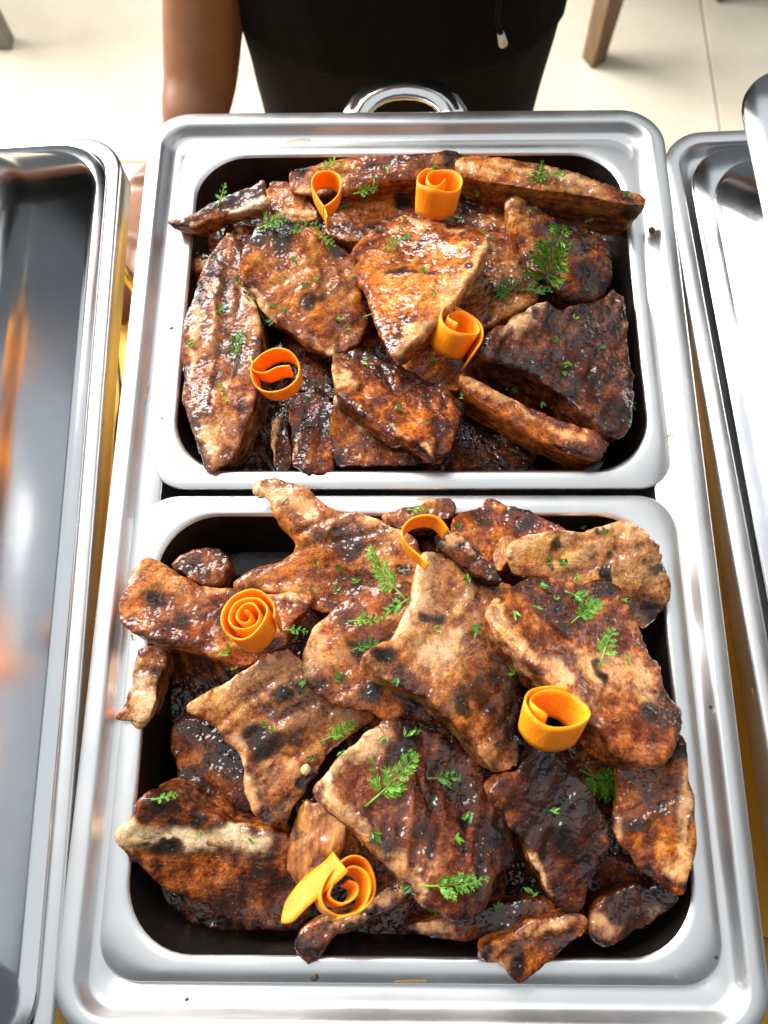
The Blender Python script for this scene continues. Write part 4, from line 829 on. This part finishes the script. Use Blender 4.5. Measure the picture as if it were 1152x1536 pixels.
# shirt: hem hangs as a curve over the trousers
rows = []
hemz = W(600, 118, PY-.10)[2]
for k in range(22):
    u = k/21; z = hemz+(z_top+.50-hemz)*u
    aa = np.interp(z, [hemz, z_top-.03, z_top, z_top+.2, z_top+.42, z_top+.51], [hw_th*1.05, hw_top*.99, hw_top*1.02, .150, .175, .10])
    bb = np.interp(z, [hemz, z_top, z_top+.2, z_top+.42, z_top+.51], [.104, .112, .105, .108, .075])
    rows.append(((cx0, PY+.005, z), aa, bb, .92))
sm = MB(); v, f = ring_loft(rows, 48); sm.add(v, f)
sm.tube([sh+[.04, 0, -.01], sh, (sh+elb)/2+[-.01, 0, .02]], [.075, .070, .062], 20, 1, (0, 1, 0), 3)
sm.tube([s2+[-.04, 0, -.01], s2, s2+[.03, .06, -.14]], [.075, .070, .060], 20, 1, (0, 1, 0), 3)
me = remeshed('shirt', sm.v, sm.f, .006, 3)
V = get_v(me); N = get_n(me); V = V+N*(fbm(V*[1, 1, .35], 14, 5, 3)*.006)[:, None]
low = np.clip((z_top-.02-V[:, 2])/.06, 0, 1); V[:, 2] -= low*.03*np.cos((V[:, 0]-cx0-.02)/hw_th*1.3)        # curved hem
set_v(me, V-[0, PY, FZ]); link('shirt', me, SHIRT, per)
tr = MB()
wz = z_top+.08
v, f = ring_loft([((cx0, PY, z_th-.10), hw_th*.96, .098, .85), ((cx0, PY, z_th), hw_th*1.0, .10, .85), ((cx0, PY, z_top), hw_th*1.08, .102, .9), ((cx0, PY, wz), hw_th*1.05, .098, .9)]); tr.add(v, f)
for s in (-1, 1):
    x = cx0+s*hw_th*.5
    tr.tube([(x, PY, z_th+.0), (x+s*.0, PY, z_th-.12), (x+s*.01, PY+.01, FZ+.46), (x+s*.015, PY+.02, FZ+.07)], [hw_th*.50, hw_th*.50, .066, .058], 20, 1, (0, 1, 0), 3)
    tr2 = MB()
me = remeshed('trousers', tr.v, tr.f, .007, 3)
V = get_v(me); N = get_n(me); V = V+N*(fbm(V*[1, 1, .5], 12, 8, 3)*.004)[:, None]; set_v(me, V-[0, PY, FZ]); link('trousers', me, TROUSER, per)
for s in (-1, 1):
    x = cx0+s*(hw_th*.5+.015); m = MB()
    m.tube([(x, PY+.07, FZ+.035), (x, PY, FZ+.042), (x, PY-.10, FZ+.034), (x, PY-.155, FZ+.026)], [(.036, .034), (.042, .041), (.044, .033), (.030, .022)], 16, 1, (0, 0, 1), 4)
    me = mesh('shoe', np.array(m.v)-[0, PY, FZ], m.f); link('shoe', me, BLACKP, per)
m = MB(); m.ball(hc+[0, .012, .022], (.080, .092, .098), 24, 14); P = np.array(m.v); P = P[:]; P += (fbm(P, 60, 2, 2)*.004)[:, None]
keep = P.copy(); keep[:, 1] = np.maximum(keep[:, 1], hc[1]-.070); keep[:, 2] = np.maximum(keep[:, 2], hc[2]-.05)
link('hair', mesh('hair', keep-[0, PY, FZ], m.f), BLACKP, per)
# drawstring with pale tip hanging from the waist
yy = PY-.118
m = MB(); q = [W(752, -30, yy), W(748, 5, yy-.004), W(746, 30, yy-.006), W(752, 52, yy-.006)]
m.tube([p-np.array([0, PY, FZ]) for p in q], .0022, 8, 1, (0, 1, 0), 5); ds = m.build('drawstring', TROUSER, per)
m = MB(); q = [W(751, 50, yy-.006), W(755, 67, yy-.006)]
m.tube([p-np.array([0, PY, FZ]) for p in q], [.003, .004], 8, 1, (0, 1, 0)); m.build('drawstring_tip', CORD, ds)
